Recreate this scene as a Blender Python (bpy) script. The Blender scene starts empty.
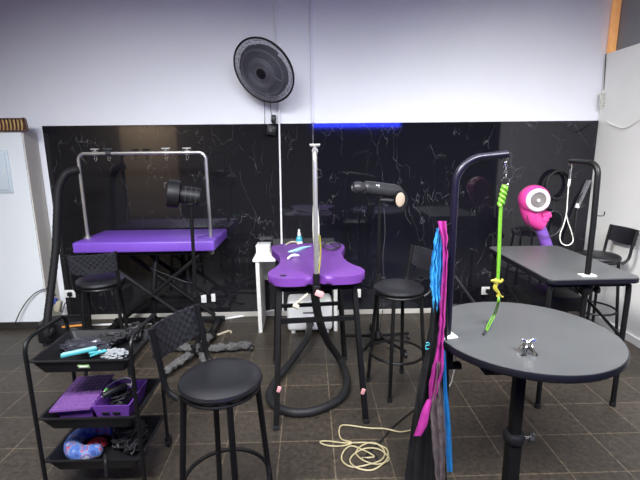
import bpy, bmesh, math, random
from mathutils import Vector, Matrix, Euler, noise
random.seed(7)
PI = math.pi
SC = bpy.context.scene
COL = SC.collection

# ------------------------------------------------------------------ camera
FPX, PITCH, YAW, ROLL = 431.0, 0.2039, 0.0225, -0.0111
EYE = Vector((0, 0, 1.6))
CF = Vector((math.sin(YAW) * math.cos(PITCH), math.cos(YAW) * math.cos(PITCH), -math.sin(PITCH)))
_r = Vector((math.cos(YAW), -math.sin(YAW), 0)); _u = _r.cross(CF)
CR = math.cos(ROLL) * _r + math.sin(ROLL) * _u
CU = -math.sin(ROLL) * _r + math.cos(ROLL) * _u
cd = bpy.data.cameras.new('camera'); cam = bpy.data.objects.new('camera', cd); COL.objects.link(cam)
cd.sensor_width = 36.0; cd.lens = FPX * 36.0 / 640.0; cd.clip_start = 0.02
m = Matrix((CR, CU, -CF)).transposed().to_4x4(); m.translation = EYE
cam.matrix_world = m
SC.camera = cam

def ray(px, py): return CF + CR * ((px - 320) / FPX) - CU * ((py - 240) / FPX)
def at(px, py, Y):                       # the point of depth Y seen at a pixel
    v = ray(px, py); return EYE + v * (Y / v.y)
def gz(px, py, z=0.0):                   # the point of height z seen at a pixel
    v = ray(px, py); return EYE + v * ((z - 1.6) / v.z)

# --------------------------------------------------------------- materials
def new_mat(name):
    mt = bpy.data.materials.new(name); mt.use_nodes = True
    nt = mt.node_tree; b = nt.nodes['Principled BSDF']
    return mt, nt, b
def mat(name, col, rough=0.5, metal=0.0, spec=0.5, var=0.06, scale=14.0, bump=0.0, bscale=60.0, trans=0.0, alpha=1.0, emit=None, es=0.0, coat=0.0):
    mt, nt, b = new_mat(name)
    tc = nt.nodes.new('ShaderNodeTexCoord')
    nz = nt.nodes.new('ShaderNodeTexNoise'); nz.inputs['Scale'].default_value = scale; nz.inputs['Detail'].default_value = 4
    nt.links.new(tc.outputs['Object'], nz.inputs['Vector'])
    rp = nt.nodes.new('ShaderNodeValToRGB')
    c = Vector(col)
    rp.color_ramp.elements[0].position = 0.3; rp.color_ramp.elements[1].position = 0.7
    rp.color_ramp.elements[0].color = (*(c * (1 - var)), 1); rp.color_ramp.elements[1].color = (*(c * (1 + var)), 1)
    nt.links.new(nz.outputs['Fac'], rp.inputs['Fac']); nt.links.new(rp.outputs['Color'], b.inputs['Base Color'])
    b.inputs['Roughness'].default_value = rough; b.inputs['Metallic'].default_value = metal
    b.inputs['Specular IOR Level'].default_value = spec
    b.inputs['Transmission Weight'].default_value = trans; b.inputs['Alpha'].default_value = alpha
    b.inputs['Coat Weight'].default_value = coat
    if emit: b.inputs['Emission Color'].default_value = (*emit, 1); b.inputs['Emission Strength'].default_value = es
    if bump:
        n2 = nt.nodes.new('ShaderNodeTexNoise'); n2.inputs['Scale'].default_value = bscale; n2.inputs['Detail'].default_value = 3
        nt.links.new(tc.outputs['Object'], n2.inputs['Vector'])
        bp = nt.nodes.new('ShaderNodeBump'); bp.inputs['Strength'].default_value = bump; bp.inputs['Distance'].default_value = 0.01
        nt.links.new(n2.outputs['Fac'], bp.inputs['Height']); nt.links.new(bp.outputs['Normal'], b.inputs['Normal'])
    return mt
def marble(name, base, vein, seed, rough=0.09):
    mt, nt, b = new_mat(name); N = nt.nodes.new; L = nt.links.new
    tc = N('ShaderNodeTexCoord'); mp = N('ShaderNodeMapping'); mp.inputs['Location'].default_value = (seed, seed * .7, seed * .3); mp.inputs['Scale'].default_value = (1.35, 1, .62)
    L(tc.outputs['Object'], mp.inputs['Vector'])
    nz = N('ShaderNodeTexNoise'); nz.inputs['Scale'].default_value = 2.2; nz.inputs['Detail'].default_value = 5
    L(mp.outputs['Vector'], nz.inputs['Vector'])
    sb = N('ShaderNodeVectorMath'); sb.operation = 'SUBTRACT'; sb.inputs[1].default_value = (.5, .5, .5); L(nz.outputs['Color'], sb.inputs[0])
    ml = N('ShaderNodeVectorMath'); ml.operation = 'SCALE'; ml.inputs['Scale'].default_value = 0.75; L(sb.outputs[0], ml.inputs[0])
    ad = N('ShaderNodeVectorMath'); ad.operation = 'ADD'; L(mp.outputs['Vector'], ad.inputs[0]); L(ml.outputs[0], ad.inputs[1])
    tot = None
    for sc, w, lo, hi in ((2.3, .0045, .50, .60), (4.6, .0045, .55, .64)):
        vo = N('ShaderNodeTexVoronoi'); vo.feature = 'DISTANCE_TO_EDGE'; vo.inputs['Scale'].default_value = sc; L(ad.outputs[0], vo.inputs['Vector'])
        mr = N('ShaderNodeMapRange'); mr.inputs['From Min'].default_value = 0.0; mr.inputs['From Max'].default_value = w * sc / 2.2
        mr.inputs['To Min'].default_value = 1; mr.inputs['To Max'].default_value = 0; L(vo.outputs['Distance'], mr.inputs['Value'])
        n2 = N('ShaderNodeTexNoise'); n2.inputs['Scale'].default_value = sc * 1.1; n2.inputs['Detail'].default_value = 2
        m2 = N('ShaderNodeMapping'); m2.inputs['Location'].default_value = (seed * 3 + sc, 5, 9); L(tc.outputs['Object'], m2.inputs['Vector']); L(m2.outputs['Vector'], n2.inputs['Vector'])
        r2 = N('ShaderNodeMapRange'); r2.inputs['From Min'].default_value = lo; r2.inputs['From Max'].default_value = hi; L(n2.outputs['Fac'], r2.inputs['Value'])
        mm = N('ShaderNodeMath'); mm.operation = 'MULTIPLY'; L(mr.outputs[0], mm.inputs[0]); L(r2.outputs[0], mm.inputs[1])
        if tot is None: tot = mm
        else:
            mx = N('ShaderNodeMath'); mx.operation = 'MAXIMUM'; L(tot.outputs[0], mx.inputs[0]); L(mm.outputs[0], mx.inputs[1]); tot = mx
    mix = N('ShaderNodeMix'); mix.data_type = 'RGBA'; L(tot.outputs[0], mix.inputs['Factor'])
    mix.inputs['A'].default_value = (*base, 1); mix.inputs['B'].default_value = (*vein, 1)
    L(mix.outputs['Result'], b.inputs['Base Color']); b.inputs['Roughness'].default_value = rough; b.inputs['Specular IOR Level'].default_value = 0.5
    return mt
def tile_floor():
    mt, nt, b = new_mat('floor_tile'); N = nt.nodes.new; L = nt.links.new
    tc = N('ShaderNodeTexCoord'); mp = N('ShaderNodeMapping'); mp.inputs['Location'].default_value = (-0.108, -0.085, 0)
    L(tc.outputs['Object'], mp.inputs['Vector'])
    br = N('ShaderNodeTexBrick'); br.offset = 0.0; br.squash = 1.0
    br.inputs['Scale'].default_value = 1.0; br.inputs['Brick Width'].default_value = 0.295; br.inputs['Row Height'].default_value = 0.295
    br.inputs['Mortar Size'].default_value = 0.0034; br.inputs['Mortar Smooth'].default_value = 0.1
    L(mp.outputs['Vector'], br.inputs['Vector'])
    br.inputs['Color1'].default_value = (.034, .027, .020, 1); br.inputs['Color2'].default_value = (.043, .034, .025, 1); br.inputs['Mortar'].default_value = (.115, .09, .06, 1)
    nz = N('ShaderNodeTexNoise'); nz.inputs['Scale'].default_value = 34; nz.inputs['Detail'].default_value = 8; nz.inputs['Roughness'].default_value = .75; L(tc.outputs['Object'], nz.inputs['Vector'])
    n3 = N('ShaderNodeTexNoise'); n3.inputs['Scale'].default_value = 1.7; n3.inputs['Detail'].default_value = 3; L(tc.outputs['Object'], n3.inputs['Vector'])
    mr = N('ShaderNodeMapRange'); mr.inputs['From Min'].default_value = .25; mr.inputs['From Max'].default_value = .75; mr.inputs['To Min'].default_value = .05; mr.inputs['To Max'].default_value = 2.1; L(nz.outputs['Fac'], mr.inputs['Value'])
    m3 = N('ShaderNodeMapRange'); m3.inputs['From Min'].default_value = .3; m3.inputs['From Max'].default_value = .7; m3.inputs['To Min'].default_value = .75; m3.inputs['To Max'].default_value = 1.25; L(n3.outputs['Fac'], m3.inputs['Value'])
    mu = N('ShaderNodeMath'); mu.operation = 'MULTIPLY'; L(mr.outputs[0], mu.inputs[0]); L(m3.outputs[0], mu.inputs[1])
    mx = N('ShaderNodeVectorMath'); mx.operation = 'SCALE'; L(br.outputs['Color'], mx.inputs[0]); L(mu.outputs[0], mx.inputs['Scale'])
    L(mx.outputs[0], b.inputs['Base Color'])
    rr = N('ShaderNodeMapRange'); rr.inputs['To Min'].default_value = .35; rr.inputs['To Max'].default_value = .6; L(nz.outputs['Fac'], rr.inputs['Value']); L(rr.outputs[0], b.inputs['Roughness'])
    bp = N('ShaderNodeBump'); bp.inputs['Strength'].default_value = .25; bp.inputs['Distance'].default_value = .004; L(nz.outputs['Fac'], bp.inputs['Height']); L(bp.outputs['Normal'], b.inputs['Normal'])
    return mt
def pattern_mat(name, cols, scale, rough=.8):       # patches of several colours (printed cloth)
    mt, nt, b = new_mat(name); N = nt.nodes.new; L = nt.links.new
    tc = N('ShaderNodeTexCoord'); nz = N('ShaderNodeTexNoise'); nz.inputs['Scale'].default_value = scale; nz.inputs['Detail'].default_value = 2
    L(tc.outputs['Object'], nz.inputs['Vector'])
    rp = N('ShaderNodeValToRGB'); rp.color_ramp.interpolation = 'CONSTANT'
    el = rp.color_ramp.elements
    while len(el) < len(cols): el.new(.5)
    for i, (p, c) in enumerate(cols): el[i].position = p; el[i].color = (*c, 1)
    L(nz.outputs['Fac'], rp.inputs['Fac']); L(rp.outputs['Color'], b.inputs['Base Color']); b.inputs['Roughness'].default_value = rough
    return mt
def weave_mat(name, c1, c2, scale):
    mt, nt, b = new_mat(name); N = nt.nodes.new; L = nt.links.new
    tc = N('ShaderNodeTexCoord'); ck = N('ShaderNodeTexChecker'); ck.inputs['Scale'].default_value = scale
    ck.inputs['Color1'].default_value = (*c1, 1); ck.inputs['Color2'].default_value = (*c2, 1)
    L(tc.outputs['Object'], ck.inputs['Vector']); L(ck.outputs['Color'], b.inputs['Base Color']); b.inputs['Roughness'].default_value = .45
    bp = N('ShaderNodeBump'); bp.inputs['Strength'].default_value = .6; bp.inputs['Distance'].default_value = .004; L(ck.outputs['Fac'], bp.inputs['Height']); L(bp.outputs['Normal'], b.inputs['Normal'])
    return mt

M = {}
M['wall'] = mat('white_wall_paint', (.80, .81, .84), .6, var=.012, scale=3, bump=.04, bscale=40)
M['wall_right'] = mat('right_wall_paint', (.80, .80, .78), .6, var=.02, scale=3, bump=.04, bscale=40)
M['pillar'] = mat('pillar_paint', (.78, .82, .83), .6, var=.015, scale=3)
M['pillar_side'] = mat('pillar_shaded_side', (.60, .57, .50), .7, var=.05, scale=4)  # side face in a darker beige: its shade is put into the colour
M['floor'] = tile_floor()
M['ceiling'] = mat('ceiling_paint', (.25, .25, .30), .8)
M['rear'] = mat('rear_wall_paint', (.16, .155, .15), .8)
M['rear_door'] = mat('rear_door_paint', (.62, .55, .46), .6)
M['fascia'] = mat('dark_grey_board', (.22, .22, .24), .7, var=.05)
M['orange'] = mat('orange_wood_glow', (.95, .50, .18), .5, var=.12, scale=20, emit=(1.0, .42, .12), es=.22)  # faint emission added so the plain wood looks lit
M['marble_l'] = marble('black_marble_left', (.011, .011, .013), (.11, .11, .11), 1.3, .05)
M['marble_r'] = marble('black_marble_right', (.0075, .0075, .011), (.10, .10, .11), 7.1, .05)
M['skirting'] = mat('white_skirting', (.42, .40, .36), .5, var=.03)
M['skirting_dark'] = mat('dark_skirting', (.03, .028, .026), .4)
M['white_plastic'] = mat('white_plastic', (.80, .80, .78), .35, var=.02)
M['offwhite'] = mat('off_white_laminate', (.74, .73, .68), .45, var=.03)
M['trunking'] = mat('wall_trunking', (.72, .72, .80), .5, var=.02)
M['black_metal'] = mat('black_metal', (.0055, .0055, .006), .42, spec=.28, var=.15)
M['black_violet'] = mat('black_powder_coat', (.006, .005, .014), .32, spec=.4, var=.1)
M['black_plastic'] = mat('black_plastic', (.008, .008, .009), .48, spec=.3, var=.15)
M['black_rubber'] = mat('black_rubber', (.014, .014, .015), .55, spec=.3, var=.12, bump=.1)
M['vinyl'] = mat('black_vinyl', (.010, .010, .012), .40, spec=.4, var=.1, bump=.05, bscale=120)
M['weave'] = weave_mat('black_woven_vinyl', (.006, .006, .008), (.020, .020, .026), 55)
M['fan_blade'] = mat('fan_black', (.022, .022, .027), .6, spec=.2)
M['guard_wire'] = mat('guard_wire', (.13, .13, .15), .5, spec=.3)
M['purple_bright'] = mat('purple_top', (.155, .062, .42), .42, var=.05, scale=8, bump=.05, bscale=180)
M['purple_dark'] = mat('purple_recess', (.11, .04, .30), .4)
M['purple_plum'] = mat('plum_top', (.125, .036, .235), .42, var=.09, scale=7, bump=.05, bscale=160)
M['silver'] = mat('silver_tube', (.46, .45, .42), .32, metal=.75, var=.05)
M['chrome'] = mat('chrome', (.75, .75, .75), .16, metal=1.0, var=.03)
M['table_grey'] = mat('dark_grey_rubber_top', (.078, .081, .082), .38, var=.06, scale=9, bump=.12, bscale=220)
M['table_edge'] = mat('black_edge_band', (.006, .006, .010), .4, spec=.3)
M['pink'] = mat('hot_pink_plastic', (.62, .05, .27), .35, var=.04)
M['dryer_ring'] = mat('pale_ring_plastic', (.80, .72, .76), .4)
M['grille'] = mat('grey_grille', (.22, .20, .19), .5, metal=.3)
M['violet'] = mat('violet_hose', (.20, .085, .42), .4, var=.08)
M['grey_dryer'] = mat('dark_grey_dryer_shell', (.030, .030, .033), .38, var=.1)
M['filter'] = mat('tan_filter', (.42, .33, .25), .8, var=.1, bump=.3, bscale=200)
M['fabric_black'] = mat('black_nylon', (.007, .007, .008), .6, var=.2, bump=.15, bscale=30)
M['fabric_pink'] = mat('magenta_satin', (.36, .03, .23), .45, var=.15, scale=30)
M['fabric_blue'] = mat('sky_blue_tulle', (.035, .27, .56), .5, var=.25, scale=50)
M['fabric_blue2'] = mat('blue_satin', (.012, .16, .42), .45, var=.12, scale=30)
M['sheer'] = mat('sheer_grey_organza', (.17, .135, .135), .35, var=.3, scale=30, alpha=.68)
M['lime'] = mat('lime_cord', (.115, .30, .02), .5, var=.15, scale=120)
M['lime_yellow'] = mat('yellow_cord', (.32, .29, .03), .55, var=.1, scale=80)
M['white_cord'] = mat('pale_cord', (.62, .62, .56), .5, var=.1, scale=40)
M['cream_cord'] = mat('cream_cord', (.42, .36, .20), .5, var=.12, scale=40)
M['teal'] = mat('turquoise_plastic', (.05, .28, .31), .35, var=.1)
M['teal_pale'] = mat('pale_aqua_plastic', (.28, .47, .51), .35)
M['grey_cloth'] = mat('grey_cloth', (.22, .23, .24), .9, var=.2, scale=60, bump=.5, bscale=90)
M['fluff'] = mat('grey_fluff', (.085, .082, .08), .95, var=.45, scale=70, bump=1.0, bscale=120)
M['purple_basket'] = mat('purple_basket_plastic', (.12, .04, .25), .4, var=.06)
M['clear_bag'] = mat('smoky_plastic_bag', (.03, .03, .04), .25, var=.3, scale=20, alpha=.8)
M['green'] = mat('green_plastic', (.12, .50, .12), .4)
M['sticker'] = mat('green_sticker', (.30, .50, .22), .5, var=.1)
M['sticker_pale'] = mat('pale_sticker_band', (.62, .66, .55), .5)
M['red'] = mat('red_cloth', (.42, .02, .04), .7)
M['pillow'] = pattern_mat('printed_pillow', [(0, (.03, .06, .22)), (.42, (.05, .11, .33)), (.52, (.15, .20, .36)), (.57, (.32, .04, .06)), (.60, (.07, .11, .30)), (.68, (.30, .31, .38))], 22)
M['teal_mark'] = mat('teal_print', (.05, .45, .50), .5)
M['blue_led'] = mat('blue_led_strip', (.02, .03, .3), .5, emit=(.03, .05, 1.0), es=36.0)
M['amber'] = mat('amber_plastic', (.65, .26, .05), .4)
M['beige'] = mat('beige_plastic', (.45, .40, .30), .5)
M['blue_plug'] = mat('blue_plastic', (.04, .06, .30), .4)
M['brown_wood'] = mat('dark_brown_wood', (.07, .028, .018), .5, var=.2)
M['gold'] = mat('gold_wood', (.50, .33, .12), .45, var=.25, scale=50)
M['panel_box'] = mat('pale_blue_metal', (.62, .70, .74), .45, var=.02)
M['foam_pink'] = mat('pink_clip', (.62, .30, .30), .5)
M['water'] = mat('teal_liquid', (.05, .32, .42), .2, var=.03)
M['mop'] = mat('grey_mop', (.16, .16, .17), .8, var=.3, scale=90, bump=.4)

# ------------------------------------------------------------ mesh builder
def rotmat(d):                            # matrix whose z axis is d
    return Vector(d).to_track_quat('Z', 'Y').to_matrix()
class MB:
    def __init__(s): s.bm = bmesh.new()
    def box(s, c, size, rot=None, bevel=0.0, seg=2):
        g = bmesh.ops.create_cube(s.bm, size=1.0); vs = g['verts']
        R = Matrix.Identity(3) if rot is None else (rot if isinstance(rot, Matrix) else Euler(rot).to_matrix())
        if bevel:
            for v in vs: v.co = Vector((v.co.x * size[0], v.co.y * size[1], v.co.z * size[2]))
            es = list({e for v in vs for e in v.link_edges})
            g2 = bmesh.ops.bevel(s.bm, geom=es, offset=bevel, segments=seg, affect='EDGES', profile=.5)
            vs = list({v for f in g2['faces'] for v in f.verts} | {v for v in vs if v.is_valid})
            for v in vs: v.co = R @ v.co + Vector(c)
        else:
            for v in vs: v.co = R @ Vector((v.co.x * size[0], v.co.y * size[1], v.co.z * size[2])) + Vector(c)
        return s
    def lathe(s, prof, seg=24, c=(0, 0, 0), d=(0, 0, 1), sy=1.0):
        R = rotmat(d); c = Vector(c); rings = []
        for r, z in prof:
            if r < 1e-6: rings.append([s.bm.verts.new(R @ Vector((0, 0, z)) + c)])
            else: rings.append([s.bm.verts.new(R @ Vector((r * math.cos(2 * PI * k / seg), sy * r * math.sin(2 * PI * k / seg), z)) + c) for k in range(seg)])
        for a, b in zip(rings, rings[1:]):
            for k in range(seg):
                j = (k + 1) % seg
                if len(a) == 1 and len(b) == 1: continue
                if len(a) == 1: s.bm.faces.new((a[0], b[k], b[j]))
                elif len(b) == 1: s.bm.faces.new((a[k], b[0], a[j]))
                else: s.bm.faces.new((a[k], b[k], b[j], a[j]))
        return s
    def cyl(s, p0, p1, r0, r1=None, seg=12):
        p0 = Vector(p0); p1 = Vector(p1); r1 = r0 if r1 is None else r1; L = (p1 - p0).length
        return s.lathe([(0, 0), (r0, 0), (r1, L), (0, L)], seg, p0, p1 - p0)
    def tube(s, pts, r, seg=8, sm=6, closed=False):
        pts = [Vector(p) for p in pts]
        P = smooth_path(pts, sm, closed) if sm > 1 else pts
        n = len(P); rs = r if callable(r) else (lambda t: r)
        up = None; rings = []
        for i in range(n):
            if closed: t = (P[(i + 1) % n] - P[i - 1])
            else: t = P[min(i + 1, n - 1)] - P[max(i - 1, 0)]
            if t.length < 1e-9: t = Vector((0, 0, 1))
            t.normalize()
            if up is None: up = t.orthogonal().normalized()
            up = (up - t * up.dot(t))
            if up.length < 1e-6: up = t.orthogonal()
            up.normalize(); w = t.cross(up); rr = rs(i / max(1, n - 1))
            rings.append([s.bm.verts.new(P[i] + (up * math.cos(2 * PI * k / seg) + w * math.sin(2 * PI * k / seg)) * rr) for k in range(seg)])
        for i in range(n if closed else n - 1):
            a = rings[i]; b = rings[(i + 1) % n]
            for k in range(seg):
                j = (k + 1) % seg; s.bm.faces.new((a[k], a[j], b[j], b[k]))
        if not closed:
            s.bm.faces.new(rings[0][::-1]); s.bm.faces.new(rings[-1])
        return s
    def prism(s, outline, z0, z1, bevel=0.0, seg=3, T=None):
        T = T or Matrix.Identity(4)
        lo = [s.bm.verts.new(Vector((x, y, z0))) for x, y in outline]; hi = [s.bm.verts.new(Vector((x, y, z1))) for x, y in outline]
        n = len(outline); f0 = s.bm.faces.new(lo[::-1]); f1 = s.bm.faces.new(hi); fs = [f0, f1]
        for k in range(n): fs.append(s.bm.faces.new((lo[k], lo[(k + 1) % n], hi[(k + 1) % n], hi[k])))
        vs = set(lo + hi)
        if bevel:
            es = list(set(list(f0.edges) + list(f1.edges)))
            g = bmesh.ops.bevel(s.bm, geom=es, offset=bevel, segments=seg, affect='EDGES', profile=.5)
            vs = {v for v in vs if v.is_valid} | {v for f in g['faces'] for v in f.verts}
        for v in vs: v.co = T @ v.co
        return s
    def ball(s, c, r, sc=(1, 1, 1), sub=3, rough=0.0, freq=12.0, rot=None):
        g = bmesh.ops.create_icosphere(s.bm, subdivisions=sub, radius=1.0); R = Euler(rot).to_matrix() if rot else Matrix.Identity(3)
        for v in g['verts']:
            k = 1 + (rough * noise.noise(v.co * freq * .25 + Vector(c) * 7) if rough else 0)
            v.co = R @ Vector((v.co.x * sc[0] * r * k, v.co.y * sc[1] * r * k, v.co.z * sc[2] * r * k)) + Vector(c)
        return s
    def grid(s, rows):
        V = [[s.bm.verts.new(Vector(p)) for p in row] for row in rows]
        for a, b in zip(V, V[1:]):
            for k in range(len(a) - 1): s.bm.faces.new((a[k], a[k + 1], b[k + 1], b[k]))
        return s
    def build(s, name, material, parent=None, loc=None, smooth=True, angle=.6, solid=0.0):
        bm = s.bm
        if solid:
            bmesh.ops.recalc_face_normals(bm, faces=bm.faces)
            bmesh.ops.solidify(bm, geom=list(bm.faces), thickness=solid)
        bmesh.ops.recalc_face_normals(bm, faces=bm.faces)
        if loc is not None:
            for v in bm.verts: v.co -= Vector(loc)
        me = bpy.data.meshes.new(name); bm.to_mesh(me); bm.free()
        if smooth:
            for p in me.polygons: p.use_smooth = True
            me.set_sharp_from_angle(angle=angle)
        me.materials.append(material)
        o = bpy.data.objects.new(name, me); COL.objects.link(o)
        if loc is not None: o.location = loc
        if parent is not None: o.parent = parent
        return o
def smooth_path(pts, k=6, closed=False):
    n = len(pts)
    if n < 3 and not closed: return pts
    out = []
    for i in range(n if closed else n - 1):
        if closed: a, b, c, d = pts[i - 1], pts[i], pts[(i + 1) % n], pts[(i + 2) % n]
        else: a, b, c, d = pts[max(0, i - 1)], pts[i], pts[i + 1], pts[min(n - 1, i + 2)]
        for q in range(k):
            t = q / k
            out.append(.5 * ((2 * b) + (c - a) * t + (2 * a - 5 * b + 4 * c - d) * t * t + (3 * b - a - 3 * c + d) * t ** 3))
    if not closed: out.append(pts[-1])
    return out
def tag(o, label=None, cat=None, group=None, kind=None):
    if label: o['label'] = label
    if cat: o['category'] = cat
    if group: o['group'] = group
    if kind: o['kind'] = kind
    return o
def thing(name, label, cat, loc=(0, 0, 0), rz=0.0, group=None):
    o = bpy.data.objects.new(name, None); COL.objects.link(o); o.empty_display_size = .1
    o.location = loc; o.rotation_euler = (0, 0, rz)
    return tag(o, label, cat, group)
def struct(o, label): return tag(o, label, None, None, 'structure')
def copy_tree(o, parent=None):
    c = o.copy(); COL.objects.link(c)
    if parent is not None: c.parent = parent
    for ch in list(o.children): copy_tree(ch, c)
    return c
def ROOTM(root): return Matrix.Translation(root.location) @ Euler(root.rotation_euler).to_matrix().to_4x4()
def loc_of(root):                         # world -> root-local
    mi = (Matrix.Translation(root.location) @ Euler(root.rotation_euler).to_matrix().to_4x4()).inverted()
    return lambda p: mi @ Vector(p)

# ================================================================= setting
D = 4.05; XR = 2.67; H = 3.3
f = MB().grid([[(-8, -3.1, 0), (8.5, -3.1, 0)], [(-8, D, 0), (8.5, D, 0)]]).build('floor', M['floor'], smooth=False); struct(f, 'dark brown ceramic tile floor with pale grout lines')
o = MB().box((.25, D + .06, H / 2), (16.5, .10, H)).build('wall_back', M['wall'], smooth=False); struct(o, 'white painted back wall above the black marble panels')
o = MB().box((.25, .48, H + .05), (16.5, 7.2, .1)).build('ceiling', M['ceiling'], smooth=False); struct(o, 'plain ceiling above the salon')
o = MB().box((.25, -3.15, H / 2), (16.5, .1, H)).build('wall_rear', M['rear'], smooth=False); struct(o, 'dark rear wall seen only in reflections')
o = MB().box((-8.05, .48, H / 2), (.1, 7.2, H)).build('wall_left', M['rear'], smooth=False); struct(o, 'side wall far to the left')
o = MB().box((8.55, .48, H / 2), (.1, 7.2, H)).build('wall_far_right', M['rear'], smooth=False); struct(o, 'side wall far to the right')
o = MB().box((-4.0, -3.08, 1.12), (1.4, .05, 2.24)).build('door_1', M['rear_door'], smooth=False); struct(o, 'beige door of the rear wall')
# right partition wall, dark board and orange timber above it
ws = 1.95
o = MB().box((XR + .06, (ws + D) / 2, 1.21), (.12, D - ws, 2.42)).build('wall_right', M['wall_right'], smooth=False); struct(o, 'white side wall at the right, lower than the back wall')
o = MB().box((XR + .08, (ws + D) / 2 - .03, 2.86), (.06, D - ws - .06, .87)).build('trim_1', M['fascia'], smooth=False); struct(o, 'dark grey board closing the gap above the right wall')
o = MB().box((XR + .022, D - .035, 2.86), (.05, .05, .87), bevel=.004).build('trim_2', M['orange'], smooth=False); struct(o, 'faintly glowing orange wooden batten standing in the upper right corner')
# left pillar with pale face
PL = -2.455; PY = 3.85
o = MB().box(((PL - 8) / 2, (PY + D) / 2, .895), (8 + PL, D - PY, 1.79)).build('wall_pillar', M['pillar'], smooth=False); struct(o, 'pale thickened lower wall at the far left')
o = MB().box((PL + .004, (PY + D) / 2 + .004, .895), (.012, D - PY - .01, 1.785)).build('trim_3', M['pillar_side'], smooth=False); struct(o, 'shaded beige side face of the thickened left wall')
o = MB().box(((PL - 8) / 2 - .0, PY - .008, .035), (8 + PL, .016, .07), bevel=.003).build('baseboard_left', M['skirting_dark'], smooth=False); struct(o, 'dark skirting along the foot of the left wall')
# marble panels
for n, (x0, x1, k, lb) in enumerate(((-2.385, .035, 'marble_l', 'glossy black marble cladding of the left half of the back wall'), (.041, XR - .002, 'marble_r', 'glossy black marble cladding of the right half of the back wall'))):
    o = MB().box(((x0 + x1) / 2, D, .95), (x1 - x0, .022, 1.79), bevel=.002).build('wall_panel_%d' % (n + 1), M[k], smooth=False); struct(o, lb)
o = MB().box((.14, D - .0, .028), (5.04, .03, .05), bevel=.004).build('baseboard_back', M['skirting'], smooth=False); struct(o, 'white skirting under the black marble')
o = MB().box((XR - .006, (ws + D) / 2, .035), (.012, D - ws, .07), bevel=.003).build('baseboard_right', M['wall_right'], smooth=False); struct(o, 'white skirting of the right wall')
# trunking on the wall
x = .037
o = MB().box((x, D - .0, 2.575), (.028, .03, 1.45), bevel=.004).build('trim_4', M['trunking'], smooth=False); struct(o, 'pale vertical trunking strip above the panel joint')
tp = [at(273.5, 2, D - .02), at(276, 60, D - .02), at(278.5, 100, D - .025), at(280, 160, D - .03), at(283, 311, D - .03)]
o = MB().tube(tp, .0085, 8, 4).build('conduit_pipe', M['white_plastic']); tag(o, 'thin white vertical conduit pipe running down behind the wall fan', 'pipe')
# blue LED strips at the rear (seen reflected in the marble)
o = MB().box((1.2, -3.085, 2.24), (2.2, .03, .12)).build('led_strip', M['blue_led'], smooth=False); tag(o, 'blue light strip shining along the top of the right marble panel', 'light')
o = MB().box((6.55, -3.085, 1.75), (.16, .03, .85)).build('led_strip', M['blue_led'], smooth=False); tag(o, 'upright blue light strip mirrored near the right end of the marble', 'light')

# ---------------------------------------------------------- wall hardware
def outlet(p, w, h, label, plug=True, face='y'):
    t = thing('wall_outlet', label, 'outlet', p)
    MB().box((0, -.006, 0), (w, .012, h), bevel=.003).build('cover_plate', M['white_plastic'], t)
    if plug:
        MB().box((.004, -.022, .0), (w * .40, .03, h * .50), bevel=.006).cyl((.004, -.03, -h * .2), (.004, -.025, -h * .55), .005, seg=8).build('plug', M['black_plastic'], t)
    else:
        MB().lathe([(0, 0), (h * .22, 0), (h * .22, .003), (0, .003)], 16, (0, -.012, 0), (0, -1, 0)).build('socket', M['offwhite'], t)
    return t
F = D - .012
outlet(at(70.5, 293.5, F), .10, .075, 'white wall outlet with black plug beside the left hose')
outlet(at(487, 290.5, F), .115, .08, 'white wall outlet with black plug behind the lime lead')
outlet(at(358.5, 293, F), .045, .085, 'small white blank outlet just right of the plum table', False)
outlet(at(204, 298.5, F), .05, .08, 'left one of two white switch plates behind the dryer pole', False)
outlet(at(213.5, 297.5, F), .04, .08, 'right one of two white switch plates behind the dryer pole', False)
# electrical panel at the left
c = at(5, 171.5, PY); t = thing('electrical_panel', 'pale metal electrical panel box on the far left wall', 'electrical box', c)
MB().box((-.06, -.006, 0), (.22, .012, .37), bevel=.003).build('frame', M['panel_box'], t)
MB().box((-.06, -.016, 0), (.18, .010, .32), bevel=.003).build('door', M['panel_box'], t)
MB().box((.015, -.023, 0), (.010, .008, .03), bevel=.002).build('latch', M['offwhite'], t)
# carved band on the ledge of the left wall
c = at(28, 131.5, PY); t = thing('carved_wooden_rail', 'dark brown wooden rail with gold slats on the left ledge', 'wood carving', (c.x, PY - .012, c.z))
MB().box((-.20, 0, .006), (.42, .022, .012), bevel=.003).box((-.205, 0, .105), (.40, .022, .012), bevel=.003).tube([(-.02, 0, .108), (-.003, 0, .10), (.003, 0, .06), (.008, 0, .006)], .009, 8).build('frame', M['brown_wood'], t)
MB().box((-.205, .008, .055), (.40, .006, .10)).build('back_board', M['brown_wood'], t)
for k in range(12):
    x = -.035 - k * .031
    MB().tube([(x - .004, 0, .012), (x + .006, -.006, .05), (x - .002, 0, .10)], .0075, 6, 4).build('slat', M['gold'], t)

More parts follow.
